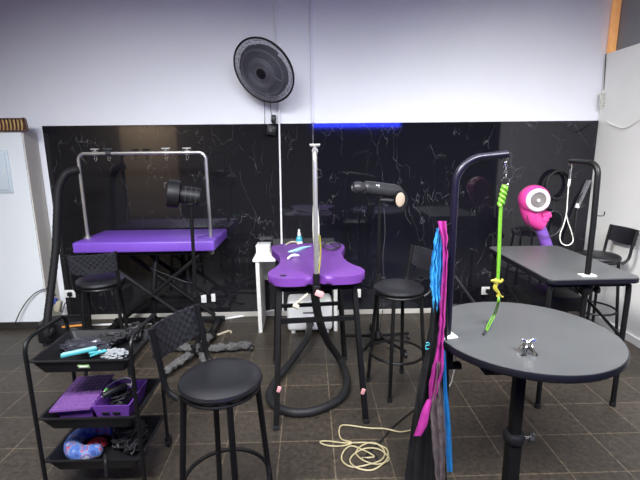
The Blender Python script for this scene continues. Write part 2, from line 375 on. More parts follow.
# wall fan ---------------------------------------------------------------
FY = 3.72; fc = at(263.5, 71.5, FY); ax = Vector((-.40, -.75, -.55)).normalized()
t = thing('wall_fan', 'large round black wall fan tilted down on the white wall', 'fan', fc); L = loc_of(t)
R = rotmat(ax); u = R @ Vector((1, 0, 0)); v = R @ Vector((0, 1, 0)); RF = .268
def ringpts(r, off, n=40): return [ax * off + (u * math.cos(2 * PI * k / n) + v * math.sin(2 * PI * k / n)) * r for k in range(n)]
def dome(r, s): return (.04 if s > 0 else -.085) * (1 - (r / RF) ** 2.2)
MB().tube(ringpts(RF, 0), .008, 8, 1, True).build('rim', M['black_plastic'], t)
for s, nm in ((1, 'front_guard'), (-1, 'rear_guard')):
    g = MB()
    rr = [.045 + .0085 * q for q in range(26)] if s > 0 else [.08, .14, .20, .24]
    for r in rr: g.tube(ringpts(r, dome(r, s) + (.005 * s)), .0034 if .085 < r < .13 or .175 < r < .19 else .0017, 5, 1, True)
    for k in range(120 if s > 0 else 36):
        a = 2 * PI * k / (120 if s > 0 else 36); dd = u * math.cos(a) + v * math.sin(a)
        g.tube([dd * r + ax * dome(r, s) for r in (.04, .10, .16, .22, RF)], .0014, 4, 1)
    g.build(nm, M['guard_wire'], t)
MB().lathe([(0, .048), (.038, .048), (.046, .044), (.046, .036), (0, .036)], 20, (0, 0, 0), ax).build('badge', M['black_plastic'], t)
MB().lathe([(0, .034), (.03, .03), (.04, .02), (.04, -.03), (0, -.03)], 20, (0, 0, 0), ax).build('hub', M['black_plastic'], t)
for k in range(5):
    b = MB(); rows = []
    for i in range(7):
        r = .035 + .185 * i / 6; wd = 1.0; row = []
        for j in range(6):
            a = 2 * PI * k / 5 + (j / 5 - .5) * wd * 1.36; row.append((u * math.cos(a) + v * math.sin(a)) * r + ax * (-.005 + .03 * (j / 5 - .5)))
        rows.append(row)
    b.grid(rows).build('blade', M['fan_blade'], t, solid=.002)
MB().lathe([(0, -.03), (.055, -.035), (.068, -.06), (.062, -.14), (.03, -.165), (0, -.165)], 20, (0, 0, 0), ax).build('motor', M['black_plastic'], t)
wp = L((fc.x + .03, D + .01 - .015, fc.z - .03)); me = ax * -.15
MB().tube([me, me + Vector((.0, .05, -.02)), wp + Vector((0, -.05, 0)), wp], .014, 8).lathe([(0, 0), (.05, 0), (.05, .012), (0, .012)], 18, wp, (0, -1, 0)).build('wall_bracket', M['black_metal'], t)
MB().tube([L(at(264.5, 100, FY + .1)), L(at(264.8, 115, D - .07)), L(at(264.6, 138, D - .05))], .0028, 5).build('pull_cord', M['black_plastic'], t)
MB().tube([L(at(270, 100, FY + .12)), L(at(271, 112, D - .06)), L(at(273, 119, D - .04)), L(at(272, 132, D - .04))], .003, 5).build('power_cord', M['black_plastic'], t)
c = at(273.8, 119, D); t = thing('switch_box', 'small black switch box just above the marble panel', 'switch', c)
MB().box((0, -.012, 0), (.042, .045, .07), bevel=.006).build('housing', M['black_plastic'], t); MB().box((0, -.038, 0), (.018, .01, .03), bevel=.002).build('toggle', M['grey_dryer'], t)
c = at(271.5, 130.5, F); t = thing('fan_controller', 'black fan speed controller on the marble below the switch box', 'fan control', c)
MB().box((0, -.025, 0), (.085, .05, .085), (0, .2, 0), bevel=.01).build('housing', M['black_plastic'], t); MB().lathe([(0, 0), (.02, 0), (.017, .018), (0, .018)], 16, (0, -.05, 0), (0, -1, 0)).build('dial', M['grey_dryer'], t)

# upper right corner cables
pts = []; cc = at(604.5, 100, D - .045)
for k in range(46):
    a = k * 1.37; pts.append(cc + Vector((.036 * math.cos(a) + random.uniform(-.012, .012), random.uniform(-.02, .02), .062 * math.sin(a * .83) + random.uniform(-.015, .015))))
o = MB().tube(pts, .0045, 6, 4).build('cable_bundle', M['white_cord'], loc=cc); tag(o, 'knotted beige cable bundle hanging in the upper right corner', 'cable')
c = at(604.5, 119, D - .04); t = thing('power_adapter', 'white power adapter under the cable bundle in the right corner', 'adapter', c)
MB().box((0, 0, 0), (.055, .05, .085), (0, .15, 0), bevel=.008).build('housing', M['white_plastic'], t); MB().tube([(0, 0, .04), (.004, .0, .07), (-.004, -.005, .10)], .004, 6).build('lead', M['white_plastic'], t)
o = MB().tube([at(606, 54, D - .02), at(604.8, 75, D - .02), at(604, 90, D - .03)], .004, 6).build('ceiling_cable', M['black_rubber']); tag(o, 'thin dark cable running down the upper right corner', 'cable')
def onR(px, py, off=.012):
    v = ray(px, py); return EYE + v * ((XR - off) / v.x)
o = MB().tube([onR(607, 122), onR(614, 125.5), onR(621, 128), onR(628, 127), onR(636, 122), onR(646, 114)], .006, 6).build('wall_cable', M['white_plastic']); tag(o, 'white cable sagging along the right wall', 'cable')

# ================================================================= stools
def make_stool():
    t = thing('bar_stool', '', 'stool'); ZS = .735
    MB().lathe([(0, ZS - .044), (.148, ZS - .044), (.160, ZS - .036), (.165, ZS - .024), (.161, ZS - .012), (.146, ZS - .002), (.10, ZS + .006), (0, ZS + .008)], 40).build('seat', M['vinyl'], t)
    MB().tube([(.150 * math.cos(2 * PI * k / 32), .150 * math.sin(2 * PI * k / 32), ZS - .053) for k in range(32)], .008, 8, 1, True).build('seat_ring', M['black_metal'], t)
    for k in range(4):
        a = PI / 4 + k * PI / 2
        l = MB().tube([(.145 * math.cos(a), .145 * math.sin(a), ZS - .048), (.20 * math.cos(a), .20 * math.sin(a), .012)], .0125, 10, 1).build('leg', M['black_metal'], t)
        MB().cyl((.2 * math.cos(a), .2 * math.sin(a), 0), (.199 * math.cos(a), .199 * math.sin(a), .03), .016, seg=12).build('foot_cap', M['black_rubber'], l)
    MB().tube([(.177 * math.cos(2 * PI * k / 36), .177 * math.sin(2 * PI * k / 36), .26) for k in range(36)], .009, 8, 1, True).build('foot_ring', M['black_metal'], t)
    for s in (-1, 1):       # back of the stool faces +x
        MB().tube([(.11, s * .125, ZS - .06), (.155, s * .135, ZS - .02), (.172, s * .137, ZS + .08), (.196, s * .138, .955)], .0115, 10, 4).build('back_upright', M['black_metal'], t)
    b = MB(); n = 16; lo = .825; hi = .952; rows = []
    for j in range(8):
        z = lo + (hi - lo) * j / 7; row = []
        for k in range(n + 1):
            y = -.137 + .274 * k / n; bow = .020 * (1 - (y / .137) ** 2)
            row.append((.182 + (z - .815) * .16 + bow + .003 * math.sin(k * PI) + (.003 if (j + k) % 2 else -.003), y, z - (.012 * (1 - (y / .137) ** 2) if j == 0 else 0)))
        rows.append(row)
    b.grid(rows).build('backrest', M['weave'], t, solid=.012, angle=.9)
    return t
st = make_stool()
def put_stool(src, x, y, deg, label):
    o = src if not src.get('label') else copy_tree(src); o.location = (x, y, 0); o.rotation_euler = (0, 0, math.radians(deg)); o['label'] = label; o['group'] = 'black bar stools'
    return o
put_stool(st, -.366, 1.58, 158, 'black bar stool in front, beside the trolley, woven back')
put_stool(st, .575, 2.70, 22, 'black bar stool between the plum table and the hanging scarves')
put_stool(st, -1.50, 2.985, -72, 'black bar stool in front of the long purple table')
put_stool(st, 2.40, 3.44, 4, 'black bar stool in the right corner by the white wall')

# ============================================================ left purple table
TZ = .897
c0 = gz(72, 243, TZ); c1 = gz(214, 240.5, TZ); yb = 4.0
x0, x1, y0 = c0.x, -.78, 3.43
t = thing('grooming_table', 'long rectangular bright purple grooming table against the left marble', 'grooming table', (0, 0, 0))
MB().box(((x0 + x1) / 2, (y0 + yb) / 2, TZ - .043), (x1 - x0, yb - y0, .086), bevel=.012, seg=3).build('tabletop', M['purple_bright'], t)
dx, dy = -.86, 3.60
d_ = MB().lathe([(.055, 0), (.085, .0), (.092, .004), (.090, .009), (.080, .009), (.060, .003), (.055, 0)], 28, (dx, dy, TZ), sy=.75).build('tool_dish', M['purple_dark'], t)
MB().lathe([(0, .0), (.058, .0), (.058, .002), (0, .002)], 24, (dx, dy, TZ), sy=.75).build('dish_drain', M['purple_dark'], t)
MB().box(((x0 + x1) / 2, (y0 + yb) / 2, TZ - .105), (x1 - x0 - .16, yb - y0 - .12, .04), bevel=.004).build('subframe', M['black_metal'], t)
for sy in (3.52, 3.90):
    for xa, xb in ((x0 + .14, x1 - .14), (x1 - .14, x0 + .14)):
        b = MB(); p = Vector((xa, sy, .075)); q = Vector((xb, sy, TZ - .13)); b.cyl(p, q, .019, seg=10)
        b.build('scissor_leg', M['black_metal'], t)
    MB().box(((x0 + x1) / 2, sy, .04), (x1 - x0 - .1, .05, .045), bevel=.005).build('base_rail', M['black_metal'], t)
for xa in (x0 + .10, x1 - .10):
    MB().box((xa, 3.71, .04), (.05, .34, .045), bevel=.005).build('base_crossbar', M['black_metal'], t)
    for sy in (3.53, 3.89): MB().cyl((xa, sy, 0), (xa, sy, .03), .025, seg=14).build('foot', M['black_rubber'], t)
MB().tube([(-1.37, 3.55, .10), (-1.36, 3.60, .45), (-1.33, 3.66, .76)], .022, 10).build('gas_piston', M['black_metal'], t)

def h_frame(pts_post_a, pts_post_b, ztop, zc, clampt, r=.0135):
    """overhead grooming frame: a rounded inverted U, with clamps along its bar (world coordinates)"""
    a = Vector(pts_post_a); b = Vector(pts_post_b); d = (b - a); d.z = 0; d.normalize(); R_ = .055
    t0 = bpy.data.objects.new('overhead_frame', None)
    path = [a]
    for k in range(6):
        g = (k / 5) * PI / 2; path.append(Vector((a.x, a.y, ztop - R_)) + d * (R_ * (1 - math.cos(g))) + Vector((0, 0, R_ * math.sin(g))))
    for k in range(6):
        g = (1 - k / 5) * PI / 2; path.append(Vector((b.x, b.y, ztop - R_)) - d * (R_ * (1 - math.cos(g))) + Vector((0, 0, R_ * math.sin(g))))
    path.append(b)
    return path, d
pa = at(88, 239, 3.62); pb = at(212, 257, 3.62)
path, d = h_frame((pa.x, 3.62, TZ), (pb.x, 3.62, .74), 1.598, 0, None)
fr = MB().tube(path, .0135, 10, 1).build('overhead_arm', M['silver'], t)
def t_clamp(px, py, Y, parent, mt='silver'):
    p = at(px, py, Y); z = 1.598
    s = MB().cyl((p.x, Y, z), (p.x, Y, z + .032), .0075, seg=8).cyl((p.x - .034, Y, z + .034), (p.x + .034, Y, z + .034), .007, seg=8).cyl((p.x - .02, Y, z), (p.x + .02, Y, z), .0185, seg=12).build('clamp', M[mt], parent)
    MB().tube([(p.x + .010 * math.cos(a), Y - .003, z - .040 + .022 * math.sin(a)) for a in [2 * PI * k / 14 for k in range(14)]], .003, 6, 1, True).build('clamp_ring', M['chrome'], s)
for px, mt_ in ((95, 'silver'), (108.5, 'black_metal'), (166, 'silver'), (187, 'silver')): t_clamp(px, 152, 3.62, fr, mt_ if mt_ == 'silver' else 'grey_dryer')
for p in ((pa.x, 3.62, TZ), ): MB().lathe([(0, 0), (.03, 0), (.03, .012), (.017, .016), (.017, .03), (0, .03)], 16, p).build('socket', M['silver'], fr)
MB().cyl((pb.x - .0, 3.62, TZ - .15), (pb.x, 3.62, TZ - .09), .02, seg=12).box((pb.x - .03, 3.62, TZ - .12), (.06, .03, .03), bevel=.004).build('clamp_bracket', M['silver'], fr)

# left blower box and hose --------------------------------------------------
bc = Vector((-2.15, 3.58, 0)); t = thing('floor_blower', 'black floor blower box with amber stripe at the left wall', 'blower', bc, math.radians(14))
MB().box((0, 0, .115), (.37, .22, .17), bevel=.02).build('housing', M['black_plastic'], t)
MB().box((.09, -.112, .165), (.16, .008, .016), bevel=.002).build('stripe', M['amber'], t)
MB().lathe([(0, 0), (.055, 0), (.062, .012), (.04, .02), (0, .02)], 24, (.09, -.108, .09), (0, -1, 0)).build('intake', M['grey_dryer'], t)
MB().tube([(.02, .0, .197), (.03, 0, .215), (.12, 0, .215), (.13, 0, .197)], .008, 8, 3).build('handle', M['black_plastic'], t)
for sx in (-.14, .14):
    for sy in (-.08, .08): MB().cyl((sx, sy, 0), (sx, sy, .035), .02, seg=12).build('foot', M['black_rubber'], t)
L = loc_of(t)
hp = [at(53, 328, 3.40), at(47, 334, 3.36), at(47.5, 318, 3.38), at(51, 290, 3.44), at(55.5, 250, 3.50), at(57, 215, 3.53), at(58.5, 190, 3.55), at(65, 175, 3.57), at(73, 171, 3.59), at(79, 170, 3.60)]
MB().tube([L(p) for p in hp], lambda q: .030 + (.0015 * math.sin(q * 320)), 12, 14).build('hose', M['black_rubber'], t)
# adapter and cord by the pillar
c = at(58, 304, 3.86); t = thing('plug_adapter', 'beige and blue plug adapter by the hose at the left pillar', 'adapter', c)
MB().box((0, 0, -.02), (.055, .05, .10), (0, .25, 0), bevel=.008).build('housing', M['beige'], t); MB().box((-.025, -.01, .035), (.05, .045, .05), (0, .3, 0), bevel=.008).build('plug', M['blue_plug'], t)
MB().tube([(.02, -.01, -.05), (.04, -.02, -.075), (.07, -.02, .0), (.09, -.005, .03)], .004, 6).build('lead', M['black_rubber'], t)
o = MB().tube([at(15, 324, PY - .06), at(20, 312, PY - .05), at(28, 300, PY - .04), at(38, 291.5, PY - .03), at(49, 289, PY - .03), at(56, 296, PY - .02)], .005, 6).build('black_cable', M['black_rubber']); tag(o, 'black cable arching up the pale left wall', 'cable')

# stand dryer left ----------------------------------------------------------
SY = 3.24; bp_ = gz(199, 356, 0); t = thing('stand_dryer', 'black stand dryer with drum-shaped head before the long purple table', 'stand dryer', (bp_.x, bp_.y, 0)); L = loc_of(t)
hc = at(190, 195, bp_.y); top = L(hc)
a_ = L(at(167.5, 193, bp_.y - .02)); b_ = L(at(179.5, 194.5, bp_.y)); e_ = L(at(200, 195.5, bp_.y))
ax_ = (b_ - a_).normalized()
l1 = (b_ - a_).length
MB().lathe([(0, 0.004), (.085, .004), (.092, 0), (.1, .004), (.104, l1 * .5), (.1, l1), (.06, l1 + .006), (0, l1 + .006)], 28, a_, ax_).build('drum', M['black_plastic'], t)
l2 = (e_ - b_).length
MB().lathe([(0, 0), (.062, 0), (.066, l2 * .2), (.066, l2 - .008), (.06, l2), (0, l2)], 24, b_, ax_).build('motor_body', M['black_plastic'], t)
for q in (.25, .5, .75):
    MB().lathe([(.0665, 0), (.069, .002), (.069, .006), (.0665, .008)], 24, b_ + ax_ * l2 * q, ax_).build('rib', M['grey_dryer'], t)
yk = top + Vector((0, 0, -.07))
MB().tube([yk + Vector((0, 0, -.05)), yk + Vector((0, 0, .03))], .016, 10, 1).box(yk + Vector((0, 0, .005)), (.05, .05, .03), bevel=.005).build('yoke', M['black_metal'], t)
MB().tube([(0, 0, .10), (yk.x * .5, yk.y * .5, .6), yk + Vector((0, 0, -.03))], .0135, 10).build('pole', M['black_metal'], t)
MB().tube([(0, 0, .06), (yk.x * .35, yk.y * .35, .52)], .019, 10, 1).build('lower_pole', M['black_metal'], t)
MB().lathe([(0, 0), (.028, 0), (.028, .05), (0, .05)], 14, (yk.x * .35, yk.y * .35, .50)).cyl((yk.x * .35 + .02, 0, .525), (yk.x * .35 + .06, -.01, .525), .012, seg=10).build('height_collar', M['black_plastic'], t)
MB().tube([L(at(150, 268, 3.3)), L(at(165, 274, 3.22)), L(at(183, 281, 3.17)), L(at(192, 283, 3.2))], .003, 6).build('power_cord', M['grey_dryer'], t)
MB().lathe([(0, .03), (.05, .03), (.055, .06), (.025, .12), (0, .12)], 20).build('hub', M['black_plastic'], t)
for q in ((165, 379), (171, 352), (216, 336), (252, 351), (212, 380)):
    e = L(gz(q[0], q[1], 0)); e.z = 0; e *= (.68 if e.y > .2 else 1); dn = e.normalized()
    l = MB().tube([dn * .04 + Vector((0, 0, .075)), dn * .2 + Vector((0, 0, .06)), e + Vector((0, 0, .055))], .014, 8).build('star_leg', M['black_metal'], t)
    fl = MB()
    fl.tube([e * (.2 + .08 * q) + Vector((0, 0, .058)) for q in range(11)], lambda q: .030 * min(1, .55 + 4 * min(q, 1 - q)), 14, 3)
    for v in fl.bm.verts: v.co += Vector((noise.noise(v.co * 22), noise.noise(v.co * 22 + Vector((9, 9, 9))), noise.noise(v.co * 26))) * .016
    fl.build('fluff_cover', M['fluff'], l)
    MB().cyl(e + Vector((-.01, 0, .024)), e + Vector((.012, 0, .024)), .024, seg=14).build('caster', M['black_rubber'], l)

# ============================================================ trolley
XL, XRR, YF, YB = -1.262, -.812, 1.80, 2.125
t = thing('trolley', 'black three-tier trolley cart full of grooming gear at front left', 'trolley', ((XL + XRR) / 2, (YF + YB) / 2, 0)); L = loc_of(t)
def tray_mesh(zr, nm, shrink=0.0, yo=0.0):
    b = MB(); x0, x1, y0, y1 = XL + .012 + shrink, XRR - .012 - shrink, YF + yo, YB + yo; th = .006; dp = .062; s = .034
    def ring(x0, x1, y0, y1, z, rc=.02):
        P = []
        for cx, cy, a0 in ((x1 - rc, y1 - rc, 0), (x0 + rc, y1 - rc, PI / 2), (x0 + rc, y0 + rc, PI), (x1 - rc, y0 + rc, 3 * PI / 2)):
            for k in range(4): P.append(b.bm.verts.new(L((cx + rc * math.cos(a0 + k * PI / 6), cy + rc * math.sin(a0 + k * PI / 6), z))))
        return P
    rs = [ring(x0 - .012, x1 + .012, y0 - .012, y1 + .012, zr - .006), ring(x0 - .012, x1 + .012, y0 - .012, y1 + .012, zr), ring(x0, x1, y0, y1, zr), ring(x0 + s, x1 - s, y0 + s * .7, y1 - s * .7, zr - dp),]
    out = [ring(x0 - th, x1 + th, y0 - th, y1 + th, zr - .006), ring(x0 + s - th, x1 - s + th, y0 + s * .7 - th, y1 - s * .7 + th, zr - dp - th)]
    def link(a, c):
        for k in range(len(a)): b.bm.faces.new((a[k], a[(k + 1) % len(a)], c[(k + 1) % len(a)], c[k]))
    link(rs[0], rs[1]); link(rs[1], rs[2]); link(rs[2], rs[3]); b.bm.faces.new(rs[3]); link(rs[0], out[0]); link(out[0], out[1]); b.bm.faces.new(out[1])
    return b.build(nm, M['black_plastic'], t)
ZT = (.70, .415, .195)
for k, z in enumerate(ZT): tr = tray_mesh(z, 'tray'); trs = (trs if k else []) + [tr]
p = L(Vector((at(83.5, 364, YF).x, YF + .0035, ZT[0] - .034)))
sk = MB().box(p + Vector((0, -.004, 0)), (.052, .002, .022), (math.radians(21.2), 0, 0), bevel=.0008).build('sticker', M['sticker'], trs[0])
MB().box(p + Vector((.0, -.0058, -.0008)), (.038, .002, .006), (math.radians(21.2), 0, 0)).build('sticker_band', M['sticker_pale'], sk)
for sx, X in ((-1, XL - .006), (1, XRR + .006)):
    pts = [L((X, YF - .005, .07)), L((X, YF - .005, .45)), L((X, YF - .005, .735))]
    for k in range(1, 7):
        g = k / 6 * PI / 2; pts.append(L((X, YF - .005 + .06 * (1 - math.cos(g)), .735 + .06 * math.sin(g))))
    for k in range(1, 7):
        g = (1 - k / 6) * PI / 2; pts.append(L((X, YB + .005 - .06 * (1 - math.cos(g)), .735 + .06 * math.sin(g))))
    pts += [L((X, YB + .005, .45)), L((X, YB + .005, .07))]
    MB().tube(pts, .0095, 10, 1).build('side_frame', M['black_metal'], t)
    for Y in (YF - .005, YB + .005):
        cs = MB().cyl(L((X, Y, .035)), L((X, Y, .075)), .012, seg=12).box(L((X, Y + .008, .05)), (.03, .035, .02), bevel=.004).build('caster', M['black_plastic'], t)
        MB().cyl(L((X - .011, Y + .012, .026)), L((X + .011, Y + .012, .026)), .026, seg=18).build('wheel', M['black_rubber'], cs)
zt = ZT[0] - .061; zm = ZT[1] - .061; zl = ZT[2] - .061
def cord_pile(name, c, rx, ry, h, n, r, mt, label, cat, loops=1.0):
    pts = []
    for k in range(n):
        a = k * 2.2 * loops; q = random.uniform(.45, 1)
        pts.append(Vector((c[0] + rx * q * math.cos(a), c[1] + ry * q * math.sin(a), c[2] + r + h * random.random() * (1.1 - .5 * q))))
    o = MB().tube(pts, r, 6, 5).build(name, M[mt], loc=c); return tag(o, label, cat)
# top tray contents
p0 = gz(60.5, 356, zt + .058); p1 = gz(97, 348, zt + .058)
dv = (p1 - p0); rz = math.atan2(dv.y, dv.x); mid = (p0 + p1) / 2
t2 = thing('pet_comb', 'turquoise striped comb lying across the top trolley tray', 'comb', mid, rz)
MB().box((0, .0, .0), (dv.length, .030, .012), bevel=.004).build('spine', M['teal'], t2); MB().box((0, -.006, .008), (dv.length * .96, .010, .004), bevel=.001).build('stripe', M['teal_pale'], t2)
MB().box((.0, .022, -.002), (dv.length * .9, .018, .006), bevel=.001).build('teeth', M['teal_pale'], t2)
p = gz(98, 352.5, zt + .058); t2 = thing('nail_clipper', 'small turquoise clipper at the right end of the striped comb', 'clipper', p, .6)
for s in (-1, 1): MB().tube([(-.035, s * .018, 0), (-.005, s * .010, 0), (.015, -s * .006, 0), (.034, -s * .004, 0)], .006, 8).build('handle', M['teal'], t2)
MB().cyl((.008, 0, -.008), (.008, 0, .009), .006, seg=12).build('rivet', M['teal_pale'], t2)
b = MB(); cc = gz(86, 345, zt + .03); b.ball(cc, 1, (.12, .07, .028), 4, .35, 14); o = b.build('plastic_bag', M['clear_bag'], loc=cc); tag(o, 'crumpled smoky plastic bag heaped in the top trolley tray', 'bag')
b = MB(); cc = gz(115, 354, zt + .035); b.ball(cc, 1, (.062, .032, .024), 4, .4, 16); o = b.build('grey_cloth', M['grey_cloth'], loc=cc); tag(o, 'folded light grey cloth at right front of the top trolley tray', 'cloth')
cc = gz(112, 343, zt + .02); cord_pile('black_leash', cc, .07, .05, .05, 50, .007, 'black_rubber', 'coiled black leash behind the grey cloth in the top tray', 'leash')
cc = gz(137, 339, zt + .01); cc.x = min(cc.x, XRR - .075); cord_pile('power_cable', cc, .045, .075, .09, 60, .006, 'black_rubber', 'tangle of black cord rising at the right end of the top tray', 'cord')
# middle tray contents : two purple baskets
def basket(x0, x1, y0, y1, z0, h, name, label):
    t2 = thing(name, label, 'basket', ((x0 + x1) / 2, (y0 + y1) / 2, z0)); w = (x1 - x0) / 2; d = (y1 - y0) / 2; ins = .014
    b = MB(); th = .004
    def ring(dx, dy, z): return [b.bm.verts.new(Vector((sx * (w - dx), sy * (d - dy), z))) for sx, sy in ((1, 1), (-1, 1), (-1, -1), (1, -1))]
    rs = [ring(ins, ins, 0), ring(-.006, -.006, h), ring(0, 0, h), ring(ins + th, ins + th, th)]
    for a, c in zip(rs, rs[1:]):
        for k in range(4): b.bm.faces.new((a[k], a[(k + 1) % 4], c[(k + 1) % 4], c[k]))
    b.bm.faces.new(rs[0]); b.bm.faces.new(rs[3]); b.build('tub', M['purple_basket'], t2, smooth=False)
    return t2
bx0, bx1, bx2 = -1.205, -1.035, -.868
b1 = basket(bx0, bx1 - .004, YF + .05, YB - .05, zm + .001, .078, 'storage_basket', 'purple basket with perforated lid on the middle tray, left')
# perforated lid slab, tilted, with rows of dimples
lid = MB(); nx, ny = 15, 21; w = .19; d = .27
rows = []
def lidz(i, j): return -.004 if (i % 2 and j % 2) else 0
for j in range(ny * 1 + 1): rows.append([(-w / 2 + w * i / nx, -d / 2 + d * j / ny, lidz(i, j)) for i in range(nx + 1)])
lid.grid(rows); lo = lid.build('lid', mat('purple_lid_plastic', (.135, .055, .21), .45, var=.12, scale=90), b1, solid=.008, angle=.2); lo.location = (-.01, 0, .095); lo.rotation_euler = (.10, -.06, .0)
b2 = basket(bx1 + .004, bx2, YF + .05, YB - .05, zm + .001, .085, 'storage_basket', 'open purple basket of clippers on the middle tray, right')
for k in range(2): MB().box((-.03 + .05 * k, -.112, .045), (.035, .008, .008), bevel=.002).build('slot', M['black_plastic'], b2)
mxx = (bx1 + bx2) / 2
cord_pile('clipper_cable', (mxx, (YF + YB) / 2, zm + .02), .05, .09, .085, 40, .0055, 'black_rubber', 'black clipper cord tangled in the open purple basket', 'cord')
t2 = thing('hair_clipper', 'black and white hair clipper in the open purple basket', 'clipper', (mxx - .01, 1.93, zm + .115), .9)
MB().tube([(-.06, 0, 0), (-.02, 0, .004), (.03, 0, .004), (.055, 0, 0)], lambda q: .012 + .006 * math.sin(q * PI), 10, 4).build('body', M['black_plastic'], t2); MB().box((.065, 0, 0), (.022, .034, .010), bevel=.002).build('blade_head', M['chrome'], t2)
o = MB().box((mxx - .05, 1.925, zm + .105), (.022, .05, .022), (.3, .2, .5), bevel=.006).build('guard_comb', M['green']); tag(o, 'small green clipper guard in the open purple basket', 'clipper guard')
pts = [(mxx - .06, 1.90, zm + .10), (mxx - .055, 1.96, zm + .125), (mxx - .01, 2.02, zm + .13), (mxx + .04, 2.01, zm + .125), (mxx + .05, 1.96, zm + .115)]
o = MB().tube(pts, .004, 6).build('charger_cable', M['white_cord']); tag(o, 'white cord curved over the open purple basket', 'cord')
# lower tray contents: horseshoe neck pillow, red cloth, straps
pc = gz(94, 440, zl + .04); path = []
for k in range(9):
    a = math.radians(62 + 240 * k / 8); path.append(pc + Vector((.092 * math.cos(a), .098 * math.sin(a), 0)))
nk = MB().tube(path, lambda q: .034 + .008 * math.sin(PI * q), 16, 5)
for e in (path[0], path[-1]): nk.ball(e, .034, (1, 1, 1), 3)
o = nk.build('neck_pillow', M['pillow'], loc=(pc.x, pc.y, zl), angle=2); tag(o, 'blue and red printed horseshoe neck pillow on the lowest tray', 'pillow')
cc = pc + Vector((.02, -.005, -.012)); o = MB().ball(cc, 1, (.045, .035, .02), 4, .3, 12).build('red_pouch', M['red'], loc=cc); tag(o, 'small red pouch inside the curve of the neck pillow', 'pouch')
cc = Vector((-.945, 1.99, zl + .004)); cord_pile('black_harness', cc, .085, .10, .115, 120, .0085, 'fabric_black', 'heap of black harness straps at right of the lowest tray', 'harness')
cc = Vector((-.90, 1.93, zl + .004)); cord_pile('charging_cable', cc, .05, .07, .11, 30, .004, 'black_rubber', 'thin black charging cable over the harness on the lowest tray', 'cable')
cc = Vector((-1.03, 2.06, zl + .004)); cord_pile('black_strap', cc, .06, .03, .11, 50, .008, 'fabric_black', 'black strap heaped behind the neck pillow on the lowest tray', 'strap')
pp = [gz(105, 455, zl + .07), at(105.5, 461, YF - .03), at(106, 468, YF - .035), at(106.5, 476, YF - .035)]
o = MB().tube(pp, .007, 8).build('dangling_plug', M['black_rubber']); tag(o, 'black plug lead dangling in front of the lowest trolley tray', 'cable')

# ============================================================ white desk
t = thing('white_desk', 'small white laminate desk behind the plum table', 'desk', (-.13, 3.8, 0)); L = loc_of(t)
dz = .695; x0, x1, y0, y1 = -.50, .245, 3.60, 4.025
MB().box(L(((x0 + x1) / 2, (y0 + y1) / 2, dz - .0125)), (x1 - x0, y1 - y0, .025), bevel=.003).build('desktop', M['offwhite'], t)
for X in (-.463, .215):
    MB().prism([(-.165, .0), (-.12, 0), (.185, 0), (.20, dz - .026), (-.20, dz - .026)], -.016, .016, T=Matrix.Translation(L((X, 3.815, 0))) @ Matrix(((0, 0, 1, 0), (1, 0, 0, 0), (0, 1, 0, 0), (0, 0, 0, 1)))).build('side_panel', M['offwhite'], t)
MB().box(L((-.124, 3.97, .54)), (.645, .018, .28), bevel=.002).build('modesty_panel', M['offwhite'], t)
o = thing('paper_tray', 'flat white box on the back left corner of the white desk', 'box', (-.435, 3.90, dz))
MB().box((0, 0, .03), (.12, .16, .06), bevel=.004).build('body', M['offwhite'], o); MB().box((0, 0, .065), (.125, .165, .012), bevel=.003).build('lid', M['white_plastic'], o)
p = at(299.3, 243, 3.80); t = thing('spray_bottle', 'slim teal and white spray bottle on the white desk', 'bottle', (p.x, 3.80, dz))
MB().lathe([(0, 0), (.027, 0), (.03, .006), (.03, .125), (.024, .15), (.012, .165), (0, .165)], 20).build('bottle', M['water'], t)
MB().lathe([(.0305, .05), (.031, .052), (.031, .11), (.0305, .112)], 20).build('label_band', M['white_plastic'], t)
MB().lathe([(0, .16), (.014, .16), (.014, .19), (.009, .195), (.009, .21), (0, .21)], 14).box((0, -.012, .212), (.018, .05, .018), bevel=.004).build('spray_head', M['white_plastic'], t)

# white blower with hose ----------------------------------------------------
t = thing('white_blower', 'white blower box with long black hose under the plum table', 'blower', (-.017, 3.72, 0)); L = loc_of(t)
MB().box((0, 0, .165), (.40, .24, .28), bevel=.035, seg=4).build('housing', M['white_plastic'], t)
MB().box((0, -.121, .20), (.12, .004, .012), bevel=.001).build('vent_slot', M['grey_dryer'], t)
MB().lathe([(0, 0), (.034, 0), (.034, .03), (.028, .035), (0, .035)], 20, (.0, -.11, .10), (0, -1, 0)).build('hose_port', M['grey_dryer'], t)
for sx in (-.15, .15):
    for sy in (-.08, .08): MB().cyl((sx, sy, 0), (sx, sy, .03), .02, seg=12).build('foot', M['offwhite'], t)
hz = .032
hp = [(-.017, 3.58, .10), gz(306, 340, .10), gz(290, 363, .05), gz(275, 382, hz), gz(269.5, 398, hz), gz(281, 409, hz), gz(302, 412.5, hz), gz(325, 407, hz), gz(342, 396, hz), gz(347, 380, hz), gz(340, 360, .05), at(328, 342, 2.85), at(320, 322, 2.62), at(315.5, 300, 2.50), at(314, 284, 2.46)]
MB().tube([L(p) for p in hp], lambda q: .026 + .0013 * math.sin(q * 640), 12, 12).build('hose', M['black_rubber'], t)

